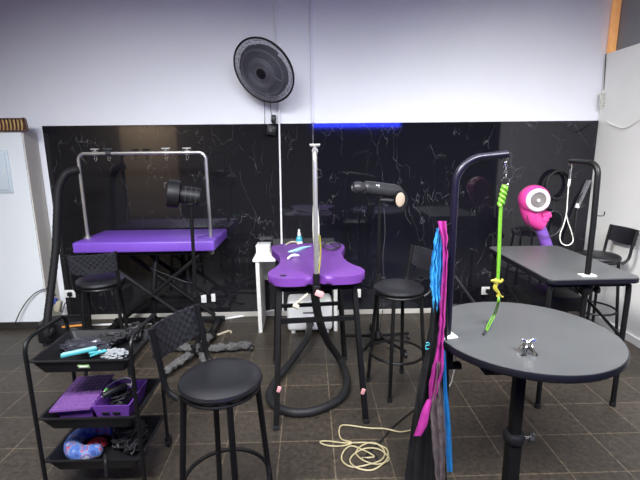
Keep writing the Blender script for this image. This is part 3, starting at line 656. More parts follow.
# ============================================================ centre plum table
CZ = .895; rz = math.radians(4.5); t = thing('grooming_table', 'plum purple bone-shaped grooming table on tall black legs', 'grooming table', (.006, 2.83, 0), rz); L = loc_of(t)
HW, HD, WA = .30, .475, .215
key = [(0, -HD + .045), (.025, -HD + .028), (.06, -HD + .004), (.13, -HD - .004), (.205, -HD + .004), (.27, -HD + .05), (.288, -HD + .12), (.275, -HD + .19), (.24, -.21), (.218, -.12), (.212, -.02), (.222, .10), (.25, .20), (.272, .30), (.27, .39), (.24, .445), (.18, .468), (.11, .468), (.05, .46), (0, .452)]
key2 = key + [(-x, y) for x, y in key[-2:0:-1]]
out = [(p.x, p.y) for p in smooth_path([Vector((x, y, 0)) for x, y in key2], 4, True)]
MB().prism(out, CZ - .048, CZ, bevel=.018, seg=4).build('tabletop', M['purple_plum'], t, angle=1.0)
MB().lathe([(0, 0), (.020, 0), (.020, .0015), (0, .0015)], 16, (-.20, -.41, CZ), sy=.7).build('slot_hole', M['black_plastic'], t)
for sx in (-1, 1):
    for sy in (-1, 1):
        tp_ = Vector((sx * .225, sy * .335, CZ - .06)); ft = Vector((sx * .262, sy * (.405 if sy > 0 else .50), 0))
        if sy > 0: tp_ = Vector((sx * .225, .33, CZ - .06)); ft = Vector((sx * .268, .26, 0))
        else: tp_ = Vector((sx * .222, -.36, CZ - .06)); ft = Vector((sx * .268, -.545, 0))
        l = MB(); dd = (tp_ - ft); l.box((tp_ + ft) / 2, (.028, .028, dd.length), rotmat(dd)); l.build('leg', M['black_metal'], t)
        MB().box(ft + Vector((0, 0, .012)), (.036, .036, .024), bevel=.003).build('foot_cap', M['black_rubber'], t)
def lp(sx, front, z):
    if front: a = Vector((sx * .222, -.36, CZ - .06)); b = Vector((sx * .268, -.545, 0))
    else: a = Vector((sx * .225, .33, CZ - .06)); b = Vector((sx * .268, .26, 0))
    return b + (a - b) * (z / (CZ - .06))
for fr_, z in ((True, .615), (True, .80), (False, .80), (False, .45)):
    a = lp(-1, fr_, z); b = lp(1, fr_, z); MB().box((a + b) / 2, ((b - a).length, .024, .026)).build('crossbar', M['black_metal'], t)
for sx in (-1, 1):
    a = lp(sx, True, .80); b = lp(sx, False, .80); MB().box((a + b) / 2, (.024, (b - a).length, .026)).build('side_rail', M['black_metal'], t)
for fr_, sx, z in ((True, -1, .235), (True, 1, .19)):
    p = lp(sx, fr_, z); MB().box(p + Vector((-.004 if sx > 0 else .01, -.018, 0)), (.022, .012, .035), (0, .3, 0), bevel=.003).build('leg_tag', M['foam_pink'], t)
# overhead arm of plum table: front and rear post with bar going straight back
pA = Vector((.030, 2.372, .79)); pB = Vector((.045, 3.265, .80))
path, d = h_frame(pA, pB, 1.60, 0, None)
fr = MB().tube(path, .0135, 10, 1).build('overhead_arm', M['silver'], t)
fr.matrix_parent_inverse = ROOTM(t).inverted()
for Y, X in ((2.55, .034), (3.0, .040)):
    s = MB().cyl((X, Y, 1.60), (X, Y, 1.632), .0075, seg=8).cyl((X - .03, Y, 1.634), (X + .03, Y, 1.634), .007, seg=8).cyl((X, Y - .02, 1.60), (X, Y + .02, 1.60), .0185, seg=12).build('clamp', M['silver'], fr)
    MB().tube([(X + .004, Y + .012 * math.cos(a), 1.565 + .024 * math.sin(a)) for a in [2 * PI * k / 14 for k in range(14)]], .003, 6, 1, True).build('clamp_ring', M['chrome'], s)
for p in (pA, pB):
    s = MB().box((p.x, p.y + (.0 if p is pA else 0), CZ - .085), (.045, .05, .075), bevel=.005).cyl((p.x, p.y, CZ - .12), (p.x, p.y, CZ + .02), .019, seg=12).build('clamp_bracket', M['black_metal'], fr)
s = MB().cyl((-.02, 2.38, .79), (-.10, 2.35, .735), .008, seg=10).cyl((-.105, 2.35, .738), (-.075, 2.345, .722), .014, seg=12).build('clamp_screw', M['beige'], fr)
MB().box((.045, 2.355, .80), (.05, .03, .035), (0, .5, .2), bevel=.006).build('clamp_knob', M['foam_pink'], fr)
# lead hanging from that arm
lp_ = [(.038, 2.55, 1.545), (.030, 2.50, 1.40), (.046, 2.44, 1.20), (.044, 2.42, 1.05), (.052, 2.43, .99), (.036, 2.41, .96), (.026, 2.44, 1.0), (.018, 2.46, 1.18), (.030, 2.52, 1.44)]
t = thing('grooming_lead', 'pale grooming lead hanging along the plum table post', 'lead', (0, 0, 0))
MB().tube(lp_, .0055, 6, 6).build('cord', M['white_cord'], t)
MB().tube([(.052, 2.41, 1.13), (.056, 2.40, 1.04), (.050, 2.39, .96), (.040, 2.37, .90)], .005, 6, 5).build('yellow_cord', M['lime_yellow'], t)
MB().tube([(.035, 2.54, 1.56), (.042, 2.53, 1.53), (.036, 2.52, 1.50), (.03, 2.53, 1.53)], .004, 6, 3, True).build('clip', M['chrome'], t)
# items on the plum table
def on(px, py, dz=.0): return gz(px, py, CZ + dz + .004)
pts = [on(321, 245, .006), on(328, 242.5, .008), on(338, 243, .006), on(340, 246, .006), on(334, 249, .01), on(326, 248, .016), on(322, 246, .012), on(330, 244, .018), on(337, 247, .012)]
o = MB().tube(pts, .006, 6, 5).build('coiled_lead', M['grey_dryer']); tag(o, 'dark coiled lead at the back right of the plum table', 'lead')
pts = [on(288, 252, .005), on(296, 250.5, .006), on(303, 248, .006), on(311, 246, .006)]
o = MB().tube(pts, lambda q: .004 + .011 * math.sin(PI * min(1, q * 1.1)), 8, 5).build('blue_brush', M['teal_pale']); tag(o, 'pale blue slim brush lying on the plum table', 'brush')
pts = [on(288, 258.5, .007), on(291.5, 255.8, .007), on(296, 255.2, .007), on(299, 255.6, .007)]
o = MB().tube(pts, lambda q: .003 + .007 * math.sin(PI * (.15 + .8 * q)), 8, 5).build('white_clip', M['white_plastic']); tag(o, 'white crescent clip lying on the plum table', 'clip')
pts = [on(286, 244.5, .006), on(291, 242, .008), on(296, 242.2, .006), on(298, 244, .006)]
o = MB().tube(pts, .006, 6, 5).build('short_cable', M['beige']); tag(o, 'short beige cord at the back left edge of the plum table', 'cord')

# ============================================================ mid stand dryer (dark grey)
DY = 3.35; b0 = at(379.5, 215, DY); t = thing('stand_dryer', 'dark grey tubular stand dryer behind the middle bar stool', 'stand dryer', (b0.x, DY, 0)); L = loc_of(t)
n0 = L(at(353, 186.5, DY - .10)); n1 = L(at(363, 187, DY - .04)); n2 = L(at(378, 189.5, DY)); n3 = L(at(401, 192, DY + .06)); n4 = L(at(401, 192, DY + .06))
dirv = (n3 - n1).normalized()
MB().lathe([(0, 0.01), (.024, .01), (.030, 0), (.042, .02), (.044, .06), (.034, .085), (0, .085)], 22, n0, dirv).build('nozzle', M['grey_dryer'], t)
ll = (n3 - n1).length
MB().lathe([(0, 0), (.034, 0), (.05, .02), (.053, ll * .3), (.055, ll * .8), (.045, ll - .02), (.03, ll), (0, ll)], 24, n1, dirv).build('barrel', M['grey_dryer'], t)
MB().box(L(at(377, 186.5, DY - .05)), (.04, .012, .028), bevel=.003).build('badge_plate', M['silver'], t)
fcn = L(at(398.5, 199, DY - .02))
MB().lathe([(0, 0), (.040, 0), (.05, .012), (.054, .05), (.05, .07), (0, .07)], 26, fcn + Vector((.01, .03, 0)), Vector((.10, -1, -.1)), sy=1.35).build('intake_housing', M['black_plastic'], t)
MB().lathe([(0, .004), (.030, .004), (.036, 0), (.036, -.004), (0, -.004)], 26, fcn + Vector((.005, -.046, -.0)), Vector((.10, -1, -.1)), sy=1.55).build('filter', M['filter'], t)
MB().cyl(L(at(380, 200, DY)), L(at(396, 201, DY)), .022, seg=14).build('motor_duct', M['black_plastic'], t)
MB().tube([(0, 0, .08), (0, 0, 1.22)], .012, 10, 1).build('pole', M['black_metal'], t)
MB().cyl((0, 0, .55), (0, 0, .62), .024, seg=14).cyl((.02, 0, .585), (.055, -.01, .585), .012, seg=10).build('height_collar', M['black_plastic'], t)
MB().tube([(.035, .0, 1.15), (.045, -.01, .95), (.03, -.02, .75), (.05, -.01, .45), (.02, .02, .12)], .0035, 6).build('power_cord', M['grey_dryer'], t)
MB().tube([L(at(404.5, 202, DY)), L(at(406, 216, DY + .02)), L(at(411, 224, DY + .05))], .003, 6).build('air_cord', M['grey_dryer'], t)
MB().lathe([(0, .05), (.04, .05), (.045, .08), (.02, .13), (0, .13)], 18).build('hub', M['black_plastic'], t)
for k in range(5):
    a = 2 * PI * k / 5 + .35; e = Vector((.30 * math.cos(a), .30 * math.sin(a), 0))
    l = MB().tube([e * .1 + Vector((0, 0, .08)), e * .6 + Vector((0, 0, .065)), e + Vector((0, 0, .055))], .013, 8).build('star_leg', M['black_metal'], t)
    MB().cyl(e + Vector((-.01, 0, .024)), e + Vector((.012, 0, .024)), .024, seg=14).build('caster', M['black_rubber'], l)

# ============================================================ round table
RC = Vector((.99, 1.87)); RR = .41; RZ = .76
t = thing('grooming_table', 'round grey-topped grooming table with black edge at front right', 'grooming table', (RC.x, RC.y, 0)); L = loc_of(t)
MB().lathe([(0, RZ - .004), (RR - .012, RZ - .004), (RR - .005, RZ - .001), (RR - .004, RZ + .0), (RR - .012, RZ + .0005), (0, RZ + .0005)], 72).build('tabletop', M['table_grey'], t)
MB().lathe([(RR - .007, RZ - .0005), (RR, RZ - .002), (RR + .003, RZ - .01), (RR + .003, RZ - .026), (RR - .004, RZ - .034), (0, RZ - .034)], 72).build('edge_band', M['table_edge'], t)
pc = Vector((.878 - RC.x, 1.655 - RC.y, 0))
MB().box(pc + Vector((0, 0, .20)), (.056, .056, .36), bevel=.006).build('lower_column', M['black_metal'], t)
MB().box(pc + Vector((0, 0, .54)), (.044, .044, .38), bevel=.005).build('upper_column', M['black_metal'], t)
cl = MB().lathe([(0, .345), (.040, .345), (.046, .355), (.046, .378), (.040, .388), (0, .388)], 20, pc).build('height_collar', M['black_plastic'], t)
kb = MB().cyl(pc + Vector((.03, -.01, .368)), pc + Vector((.062, -.02, .372)), .006, seg=10).build('knob', M['chrome'], cl)
MB().lathe([(0, 0), (.018, 0), (.020, .004), (.016, .016), (0, .018)], 8, pc + Vector((.060, -.02, .372)), (1, -.3, 0)).box(pc + Vector((.066, -.022, .372)), (.012, .016, .055), (.3, .2, 0), bevel=.004).build('knob_head', M['grey_dryer'], kb)
MB().box((-.03, -.06, RZ - .055), (.50, .40, .04), bevel=.004).build('subframe', M['black_metal'], t)
MB().box(pc + Vector((0, -.02, .022)), (.30, .22, .04), bevel=.01).build('base_plate', M['black_metal'], t)
# arm with hook
PP = gz(447.5, 335.5, RZ); PP = Vector((PP.x, PP.y, 0))
AO = Vector((PP.x, PP.y, RZ)) - Vector(t.location)
L = lambda p: Vector(p) - Vector((PP.x, PP.y, RZ))
tipx = at(507.5, 155, PP.y); ztp = tipx.z
path = [(0, 0, -.16), (0, 0, .4), (0, 0, ztp - RZ - .13)]
for k in range(1, 9):
    g = k / 8 * PI / 2; path.append((.12 * (1 - math.cos(g)), 0, ztp - RZ - .125 + .12 * math.sin(g)))
path.append((tipx.x - PP.x, -.0, ztp - RZ + .004))
fr = MB().tube(path, .0155, 12, 1).build('grooming_arm', M['black_violet'], t); fr.location = AO
MB().box((-.004, -.008, .004), (.075, .065, .008), (0, 0, .2), bevel=.003).build('base_plate', M['white_plastic'], fr)
MB().box((0, 0, -.10), (.05, .05, .12), bevel=.005).box((.03, 0, -.15), (.08, .04, .025), bevel=.004).build('clamp', M['black_metal'], fr)
hx = L(at(437, 224, PP.y))
MB().tube([(-.012, 0, hx.z), (hx.x + .005, -.06, hx.z), (hx.x - .006, -.09, hx.z + .002), (hx.x - .008, -.10, hx.z + .022)], .005, 8, 3).build('side_hook', M['black_metal'], fr)
ey = Vector((tipx.x - PP.x - .012, 0, ztp - RZ - .022))
MB().tube([ey + Vector((.014 * math.cos(a), 0, .014 * math.sin(a))) for a in [2 * PI * k / 16 for k in range(16)]], .003, 6, 1, True).build('eye_ring', M['chrome'], fr)
# lime lead
t = thing('grooming_lead', 'lime green grooming lead hanging from the round table arm', 'lead', (0, 0, 0))
Yl = PP.y
P = lambda px, py, dy=0: at(px, py, Yl + dy)
ch = MB()
for k in range(5):
    c = P(505.5, 163 + k * 3.4); dd = (1, 0, 0) if k % 2 else (0, 1, 0)
    ch.tube([c + Vector(((.006 if k % 2 else .0) * math.cos(a), (0 if k % 2 else .006) * math.cos(a), .010 * math.sin(a))) for a in [2 * PI * j / 12 for j in range(12)]], .0022, 6, 1, True)
ch.build('chain', M['chrome'], t)
cr = P(505, 182); MB().tube([cr + Vector((.017 * math.cos(a), 0, .017 * math.sin(a))) for a in [2 * PI * k / 18 for k in range(18)]], .003, 6, 1, True).build('ring', M['chrome'], t)
br = MB()
for ph in (0, PI):
    br.tube([P(505 - q * 4.5, 186 + q * 20) + Vector((.008 * math.cos(ph + q * 14), .008 * math.sin(ph + q * 14), 0)) for q in [k / 14 for k in range(15)]], .0085, 8, 3)
br.build('braid', M['lime'], t)
MB().tube([P(500.5, 204), P(499.5, 225), P(498.5, 255), P(497.5, 281)], .0062, 8, 4).tube([P(501.8, 204), P(500.8, 225), P(499.8, 255), P(498.5, 281)], .0045, 8, 4).build('cord', M['lime'], t)
MB().ball(P(496.5, 281), .014, (1.1, .8, .8), 3, .5, 14).tube([P(491, 281), P(496, 280), P(500, 282), P(503, 279)], .006, 6).tube([P(497, 283), P(495.5, 288), P(498.5, 293), P(497.5, 297)], .007, 6).tube([P(497, 290), P(500, 295), P(503, 297)], .004, 6).tube([P(495, 284), P(494, 288), P(497, 292)], .005, 6).build('knot', M['lime_yellow'], t)
RT = RZ + .006
MB().tube([P(498, 296), P(497.5, 303), gz(494, 313, RT + .05), gz(489, 322, RT + .012), gz(485.5, 330.5, RT), gz(484.5, 332, RT)], .0032, 6).tube([P(499, 296), P(499, 303), gz(496, 313, RT + .05), gz(491.5, 322, RT + .012), gz(487.5, 330, RT), gz(485, 332.5, RT)], .0032, 6).build('loop', M['lime'], t)
a_ = gz(485.5, 331, RT); MB().cyl(a_, gz(483.5, 334.5, RT), .0065, seg=10).build('slider', M['grey_dryer'], t)
# chrome clamp on the table
c = gz(527, 353, RZ); t = thing('chrome_clamp', 'small chrome clamp with splayed legs on the round table', 'clamp', c)
MB().ball((0, 0, .046), .013, (1, 1, .9), 3).cyl((0, 0, .025), (0, 0, .06), .006, seg=10).build('body', M['chrome'], t)
for k in range(5):
    a = 2 * PI * k / 5 + .3; MB().tube([(0, 0, .045), (.018 * math.cos(a), .018 * math.sin(a), .036), (.030 * math.cos(a), .030 * math.sin(a), .016), (.037 * math.cos(a), .037 * math.sin(a), .004)], .0042, 8, 4).build('leg', M['chrome'], t)
for s in (-1, 1): MB().tube([(s * .006, 0, .05), (s * .018, 0, .058), (s * .026, 0, .056)], lambda q: .004 + .006 * q, 8, 4).build('wing', M['chrome'], t)
for k in range(2): MB().tube([(.0, 0, .03), (.02 - .045 * k, -.022, .012), (.03 - .065 * k, -.03, .005)], .005, 8, 3).build('rubber_tip', M['black_rubber'], t)
o = MB().tube([at(454, 345, 2.0), at(455.5, 355, 1.97), at(455, 366, 1.96), at(451, 383, 1.96), at(447, 388, 1.94)], .0035, 6).build('charger_cable', M['white_cord']); tag(o, 'thin white cord dangling below the left rim of the round table', 'cord')

# ---------------------------------------- scarves and cloths on the side hook
def ribbon(rows, Y, folds, amp, name, mt, label, cat, n=12, rag=0.0, jag=0.0, seed=0, solid=.0):
    """rows: (pixel left, pixel right, pixel y, depth offset) from top to bottom, resampled smoothly"""
    ctl = [Vector((a, b, y)) for a, b, y, *_ in rows]; dof = [r[3] if len(r) > 3 else 0 for r in rows]
    S = smooth_path(ctl, 6); out = []
    for i, s_ in enumerate(S):
        q = i / 6; k = int(min(q, len(rows) - 1)); k2 = min(k + 1, len(rows) - 1); dd = dof[k] * (1 - (q - k)) + dof[k2] * (q - k)
        row = []
        for j in range(n + 1):
            w = j / n; px = s_.x + (s_.y - s_.x) * w + rag * noise.noise(Vector((i * .45, 3 * w, seed * 5))) ; py = s_.z + (jag * noise.noise(Vector((w * 9, seed, 1.7))) * (i / len(S)) ** 6)
            ph = folds * 2 * PI * w + seed + .25 * math.sin(i * .35 + seed)
            row.append(at(px, py, Y + dd + amp * math.sin(ph) + .012 * noise.noise(Vector((px * .15, s_.z * .04, seed)))))
        out.append(row)
    c = at((rows[0][0] + rows[0][1]) / 2, rows[0][2], Y)
    o = MB().grid(out).build(name, M[mt], loc=c, angle=3, solid=solid); return tag(o, label, cat)
HY = PP.y - .07
ribbon([(437, 441, 240, .03), (433, 446, 290, .03), (427, 447, 340, .02), (418, 448, 385, .01), (411, 446, 430, .0), (404, 447, 484, -.0)], HY + .0, 2.5, .014, 'black_apron', 'fabric_black', 'long black apron hanging from the arm beside the round table', 'apron', 22, rag=1.0, seed=1.0)
ribbon([(436.5, 442, 228), (434, 443, 242), (431, 443, 262), (430, 442.5, 280), (431, 442, 293), (433, 442, 302)], HY - .03, 3.5, .012, 'blue_scarf', 'fabric_blue', 'sky blue gauzy scarf with ragged end hanging beside the arm', 'scarf', 20, rag=1.6, jag=26, seed=.4)
ribbon([(437, 446.5, 221), (441.5, 447.5, 240), (442.5, 447.5, 265), (440, 446, 300), (439, 445, 325), (437, 443.5, 345), (433, 444, 365), (429, 440, 385), (429, 434, 401)], HY - .045, 1.7, .011, 'pink_scarf', 'fabric_pink', 'magenta satin scarf hanging over the black apron, knotted low', 'scarf', 16, rag=1.2, seed=2.0)
ribbon([(427, 433, 399), (422, 430, 410), (417.5, 427, 425), (413.5, 421, 436)], HY - .06, 1, .004, 'pink_ribbon', 'fabric_pink', 'magenta ribbon tail folded out below the scarf knot', 'ribbon', 6, seed=.2)
ribbon([(437, 441, 362), (435, 442, 385), (431, 444, 405), (431, 446, 430), (433, 446, 455), (436, 444, 484)], HY - .05, 2.2, .010, 'sheer_scarf', 'sheer', 'sheer greyish organza scarf hanging below the magenta knot', 'scarf', 18, rag=1.5, jag=8, seed=3.0)
ribbon([(443, 446, 350, .02), (443.5, 447, 385, .0), (443.5, 449.5, 412), (445, 451.5, 440), (447.5, 452.5, 472)], HY - .02, 1, .004, 'blue_ribbon', 'fabric_blue2', 'strong blue satin ribbon hanging right of the sheer scarf', 'ribbon', 6, seed=.7)
ribbon([(443, 447, 300, .03), (443, 449, 345, .03), (443, 449, 380, .03), (444, 448.5, 412, .03)], HY + .02, 1, .006, 'hanging_sash', 'fabric_black', 'narrow black sash hanging behind the blue ribbon', 'sash', 6, seed=.9)
c = at(427.3, 346, HY - .02); t = thing('teal_tag', 'tiny teal printed mark on the black apron', 'tag', c)
MB().tube([(-.006, 0, .014), (.006, 0, .016), (.006, 0, .003), (-.005, 0, .002), (-.006, 0, -.014), (.007, 0, -.013)], .0018, 6, 4).build('print', M['teal_mark'], t)
MB().box((0, .004, 0), (.022, .003, .04), bevel=.001).build('patch', M['fabric_black'], t)

# ============================================================ right rectangular table
QZ = .855; x0, x1, y0, y1 = 1.375, 1.935, 2.36, 3.25
t = thing('grooming_table', 'rectangular dark grey grooming table near the right wall', 'grooming table', ((x0 + x1) / 2, (y0 + y1) / 2, 0)); L = loc_of(t)
def rrect(x0, x1, y0, y1, r, n=6):
    P = []
    for cx, cy, a0 in ((x1 - r, y1 - r, 0), (x0 + r, y1 - r, PI / 2), (x0 + r, y0 + r, PI), (x1 - r, y0 + r, 3 * PI / 2)):
        for k in range(n + 1): P.append((cx + r * math.cos(a0 + k * PI / 2 / n), cy + r * math.sin(a0 + k * PI / 2 / n)))
    return P
w2, d2 = (x1 - x0) / 2, (y1 - y0) / 2
MB().prism(rrect(-w2 + .004, w2 - .004, -d2 + .004, d2 - .004, .05), QZ - .006, QZ + .001, bevel=.001, seg=1).build('tabletop', M['table_grey'], t)
MB().prism(rrect(-w2, w2, -d2, d2, .052), QZ - .032, QZ - .0055, bevel=.004).build('edge_band', M['table_edge'], t)
MB().box((0, 0, QZ - .05), (w2 * 2 - .12, d2 * 2 - .12, .036), bevel=.004).build('subframe', M['black_metal'], t)
for sx in (-1, 1):
    for sy in (-1, 1):
        X = sx * (w2 - .04); Y = sy * (d2 - .055)
        MB().tube([(X, Y, .012), (X, Y, .40), (X, Y, QZ - .09), (X - sx * .02, Y, QZ - .055)], .0155, 12, 4).build('leg', M['black_metal'], t)
        MB().cyl((X, Y, 0), (X, Y, .03), .019, seg=14).build('foot_cap', M['black_rubber'], t)
for sy in (-1, 1):
    MB().cyl((-(w2 - .04), sy * (d2 - .055), .46), (w2 - .05, sy * (d2 - .055), .46), .010, seg=10).build('stretcher', M['black_metal'], t)
for sx in (-1, 1):
    MB().cyl((sx * (w2 - .04), -(d2 - .055), .46), (sx * (w2 - .04), d2 - .055, .72), .010, seg=10).build('brace', M['black_metal'], t)
MB().box((-.02, .02, .58), (.36, .30, .10), bevel=.01).build('storage_shelf', M['black_plastic'], t)
QP = Vector((1.645, 2.432, QZ))
zt_ = at(597, 163, 2.43).z - QZ
path = [(0, 0, -.26), (0, 0, .3), (-.008, 0, zt_ - .08)]
for k in range(1, 8):
    g = k / 7 * PI / 2; path.append((-.008 - .01 * (1 - math.cos(g)), .07 * (1 - math.cos(g)), zt_ - .07 + .07 * math.sin(g)))
path.append((-.035, .36, zt_))
tipq = at(570.5, 161.5, QP.y + .33) - QP
path[-1] = (tipq.x, .33, tipq.z)
fr = MB().tube(path, .0165, 12, 1).build('grooming_arm', M['black_metal'], t); fr.location = QP - Vector(t.location)
MB().box((0, 0, .004), (.085, .055, .008), bevel=.003).build('base_plate', M['white_plastic'], fr)
MB().box((0, 0, -.08), (.05, .055, .07), bevel=.005).build('clamp', M['black_metal'], fr)
MB().cyl((.02, 0, -.09), (.06, 0, -.09), .008, seg=10).lathe([(0, 0), (.022, 0), (.022, .018), (0, .018)], 14, (.06, 0, -.09), (1, 0, 0)).build('clamp_knob', M['black_plastic'], fr)
MB().tube([(.01, 0, .36), (.04, -.01, .36), (.05, -.01, .367), (.05, -.01, .385)], .003, 8, 3).build('side_hook', M['black_metal'], fr)
ya = QP.y + .33
# white lead
t = thing('grooming_lead', 'thin white looped grooming lead hanging from the rectangular table arm', 'lead', (0, 0, 0))
P = lambda px, py: at(px, py, ya)
MB().tube([P(570.8, 164), P(568.8, 167), P(570.2, 171), P(571.6, 167)], .0035, 6, 3, True).cyl(P(570.3, 170), P(569.6, 180), .006, seg=8).build('clip', M['chrome'], t)
MB().cyl(P(569.6, 179), P(568.6, 186), .0075, seg=8).build('slider', M['white_plastic'], t)
MB().tube([P(568.6, 184), P(567.5, 200), P(566.5, 213), P(563.5, 225), P(560, 235), P(561.5, 243), P(568, 245.3), P(573, 241), P(571.5, 232), P(568, 222), P(566, 213)], .0035, 6, 5).build('loop', M['white_cord'], t)

# pink stand dryer -------------------------------------------------------
KY = 3.50; bc_ = at(547, 255, KY + .0); t = thing('stand_dryer', 'hot pink stand dryer with round grille behind the rectangular table', 'stand dryer', (bc_.x, KY, 0)); L = loc_of(t)
kc = L(at(534.5, 199.5, KY - .06)); fd = Vector((-.10, -1, .03)).normalized()
MB().lathe([(0, .07), (.075, .07), (.098, .055), (.115, .02), (.117, -.03), (.10, -.09), (.06, -.12), (0, -.12)], 34, kc + Vector((.0, 0, .0)), fd).build('shell', M['pink'], t)
MB().lathe([(.060, .072), (.066, .084), (.082, .086), (.092, .074), (.092, .06)], 34, kc, fd).build('ring', M['dryer_ring'], t)
g = MB().lathe([(0, .072), (.062, .072), (.062, .066), (0, .066)], 30, kc, fd)
for r in (.015, .03, .045, .058):
    Rm = rotmat(fd); g.tube([kc + fd * .076 + Rm @ Vector((r * math.cos(a), r * math.sin(a), 0)) for a in [2 * PI * k / 24 for k in range(24)]], .0022, 5, 1, True)
g.build('grille', M['grille'], t)
MB().lathe([(0, 0), (.012, 0), (.012, .006), (0, .006)], 14, kc + fd * .076, fd).build('grille_cap', M['dryer_ring'], t)
n0 = L(at(529.5, 206, KY - .03)); n1 = L(at(533, 218, KY - .03)); n2 = L(at(537, 228, KY - .02))
MB().tube([L(at(531, 198, KY - .02)), n0, n1, L(at(541, 224, KY - .02))], lambda q: .085 - .022 * q, 16, 5).build('outlet_body', M['pink'], t)
MB().box(L(at(545, 215, KY - .05)), (.075, .08, .05), (0, math.radians(-18), 0), bevel=.01).box(L(at(544, 219, KY - .06)), (.05, .07, .04), (0, math.radians(-18), 0), bevel=.008).build('switch_housing', M['pink'], t)
MB().tube([L(at(537, 221, KY - .02)), L(at(540.5, 229, KY - .01)), L(at(547, 246, KY)), L(at(553, 262, KY + .02))], .045, 14, 4).build('hose', M['violet'], t)
yk = L(at(541, 222, KY + .10))
MB().tube([(0, .06, .10), (0, .06, .6), Vector((yk.x, .09, yk.z + .08))], .013, 10).build('pole', M['black_metal'], t)
MB().lathe([(0, .05), (.04, .05), (.045, .08), (.02, .13), (0, .13)], 18, (0, .06, 0)).build('hub', M['black_plastic'], t)
for k in range(5):
    a = 2 * PI * k / 5 + .1; e = Vector((.16 * math.cos(a), .06 + .20 * math.sin(a), 0)); c_ = Vector((0, .06, 0))
    l = MB().tube([c_ + (e - c_) * .1 + Vector((0, 0, .08)), c_ + (e - c_) * .6 + Vector((0, 0, .065)), e + Vector((0, 0, .055))], .013, 8).build('star_leg', M['black_metal'], t)
    MB().cyl(e + Vector((-.01, 0, .024)), e + Vector((.012, 0, .024)), .024, seg=14).build('caster', M['black_rubber'], l)
P = lambda px, py, Y=3.42: L(at(px, py, Y))
MB().tube([P(553, 196), P(554.5, 203), P(553, 210), P(549, 213)], .003, 5).tube([P(549, 213), P(556, 211), P(561.5, 216), P(562, 224), P(558, 232), P(550, 236.5), P(541, 236), P(533, 230), P(528.5, 223), P(527.5, 215)], .003, 5, 5).build('power_cord', M['grey_dryer'], t)
# hose coil on wall
ck = at(557, 186, D - .05); t = thing('hose_coil', 'black hose coil hanging on the marble behind the pink dryer', 'hose', ck)
b = MB()
for k in range(3):
    b.tube([(.115 * math.cos(a), -.012 * k, .13 * math.sin(a) + .006 * k) for a in [2 * PI * j / 30 for j in range(30)]], .011, 8, 1, True)
b.build('coil', M['black_rubber'], t)
MB().cyl((0, .035, .115), (0, -.05, .115), .008, seg=10).cyl((0, -.05, .115), (0, -.05, .13), .008, seg=10).build('wall_hook', M['black_metal'], t)
# flat mop leaning head-up
a_ = at(589, 180, D - .03); b_ = at(577.5, 206, D - .05); dv = (a_ - b_); foot = Vector((b_.x - .13, D - .22, 0))
t = thing('flat_mop', 'grey flat mop leaning head up against the marble in the right corner', 'mop', foot); L = loc_of(t)
mm = (a_ + b_) / 2
MB().box(L(mm), (.055, .018, dv.length), rotmat(dv) @ Matrix.Rotation(PI / 2, 3, 'Z') @ Matrix.Rotation(-PI / 2, 3, 'Z'), bevel=.008).build('mop_head', M['mop'], t)
MB().tube([Vector((0, 0, .0)), L(b_) * .5 + Vector((.008, 0, 0)), L(b_), L(b_) + (dv * .5)], .010, 8, 3).build('handle', M['black_metal'], t)
MB().lathe([(0, -.02), (.02, -.02), (.022, .02), (0, .02)], 12, L(b_), dv).build('joint', M['white_plastic'], t)

# ============================================================ floor clutter
pts = [gz(px, py, .006) for px, py in ((412, 430), (400, 432.5), (385, 430), (368, 428), (350, 426), (341, 427), (339, 433), (342, 440), (352, 444), (341, 446), (327, 446), (320, 443.5), (326, 441), (345, 443.5), (368, 444), (384, 447), (388, 455), (384, 464), (372, 470), (358, 469), (350, 463), (354, 454), (366, 449), (380, 451), (389, 459), (378, 465), (364, 462), (356, 453), (362, 446), (374, 444), (384, 450), (382, 460), (368, 466), (352, 467), (342, 461), (344, 452), (352, 446), (366, 452), (374, 458), (362, 458))]
for i, p in enumerate(pts): p.z += .004 * (i % 3)
o = MB().tube(pts, .0042, 6, 6).build('extension_cord', M['cream_cord']); tag(o, 'loosely coiled cream cord on the floor before the plum table', 'cord')
pts = [gz(px, py, .007) for px, py in ((415, 409), (395, 425), (378, 444), (366, 455), (370, 463), (378, 460), (372, 453), (364, 458), (368, 466))]
o = MB().tube(pts, .005, 6, 6).build('black_cable', M['black_rubber']); tag(o, 'black cable crossing the cream cord on the floor', 'cable')
pts = [gz(92, 325, .012), gz(140, 323.5, .012), gz(185, 323, .012), gz(212, 320.5, .012), gz(245, 315.5, .012), at(275, 310, D - .03)]
o = MB().tube(pts, .010, 8, 5).build('floor_conduit', M['white_plastic']); tag(o, 'white conduit lying on the floor along the left marble', 'pipe')
o = MB().tube([gz(210, 337, .01), gz(220, 334, .012), gz(229, 331, .01), gz(231, 332, .012)], .011, 7, 4).build('paper_scrap', M['beige']); tag(o, 'pale crumpled paper scrap on the floor behind the dryer base', 'paper')
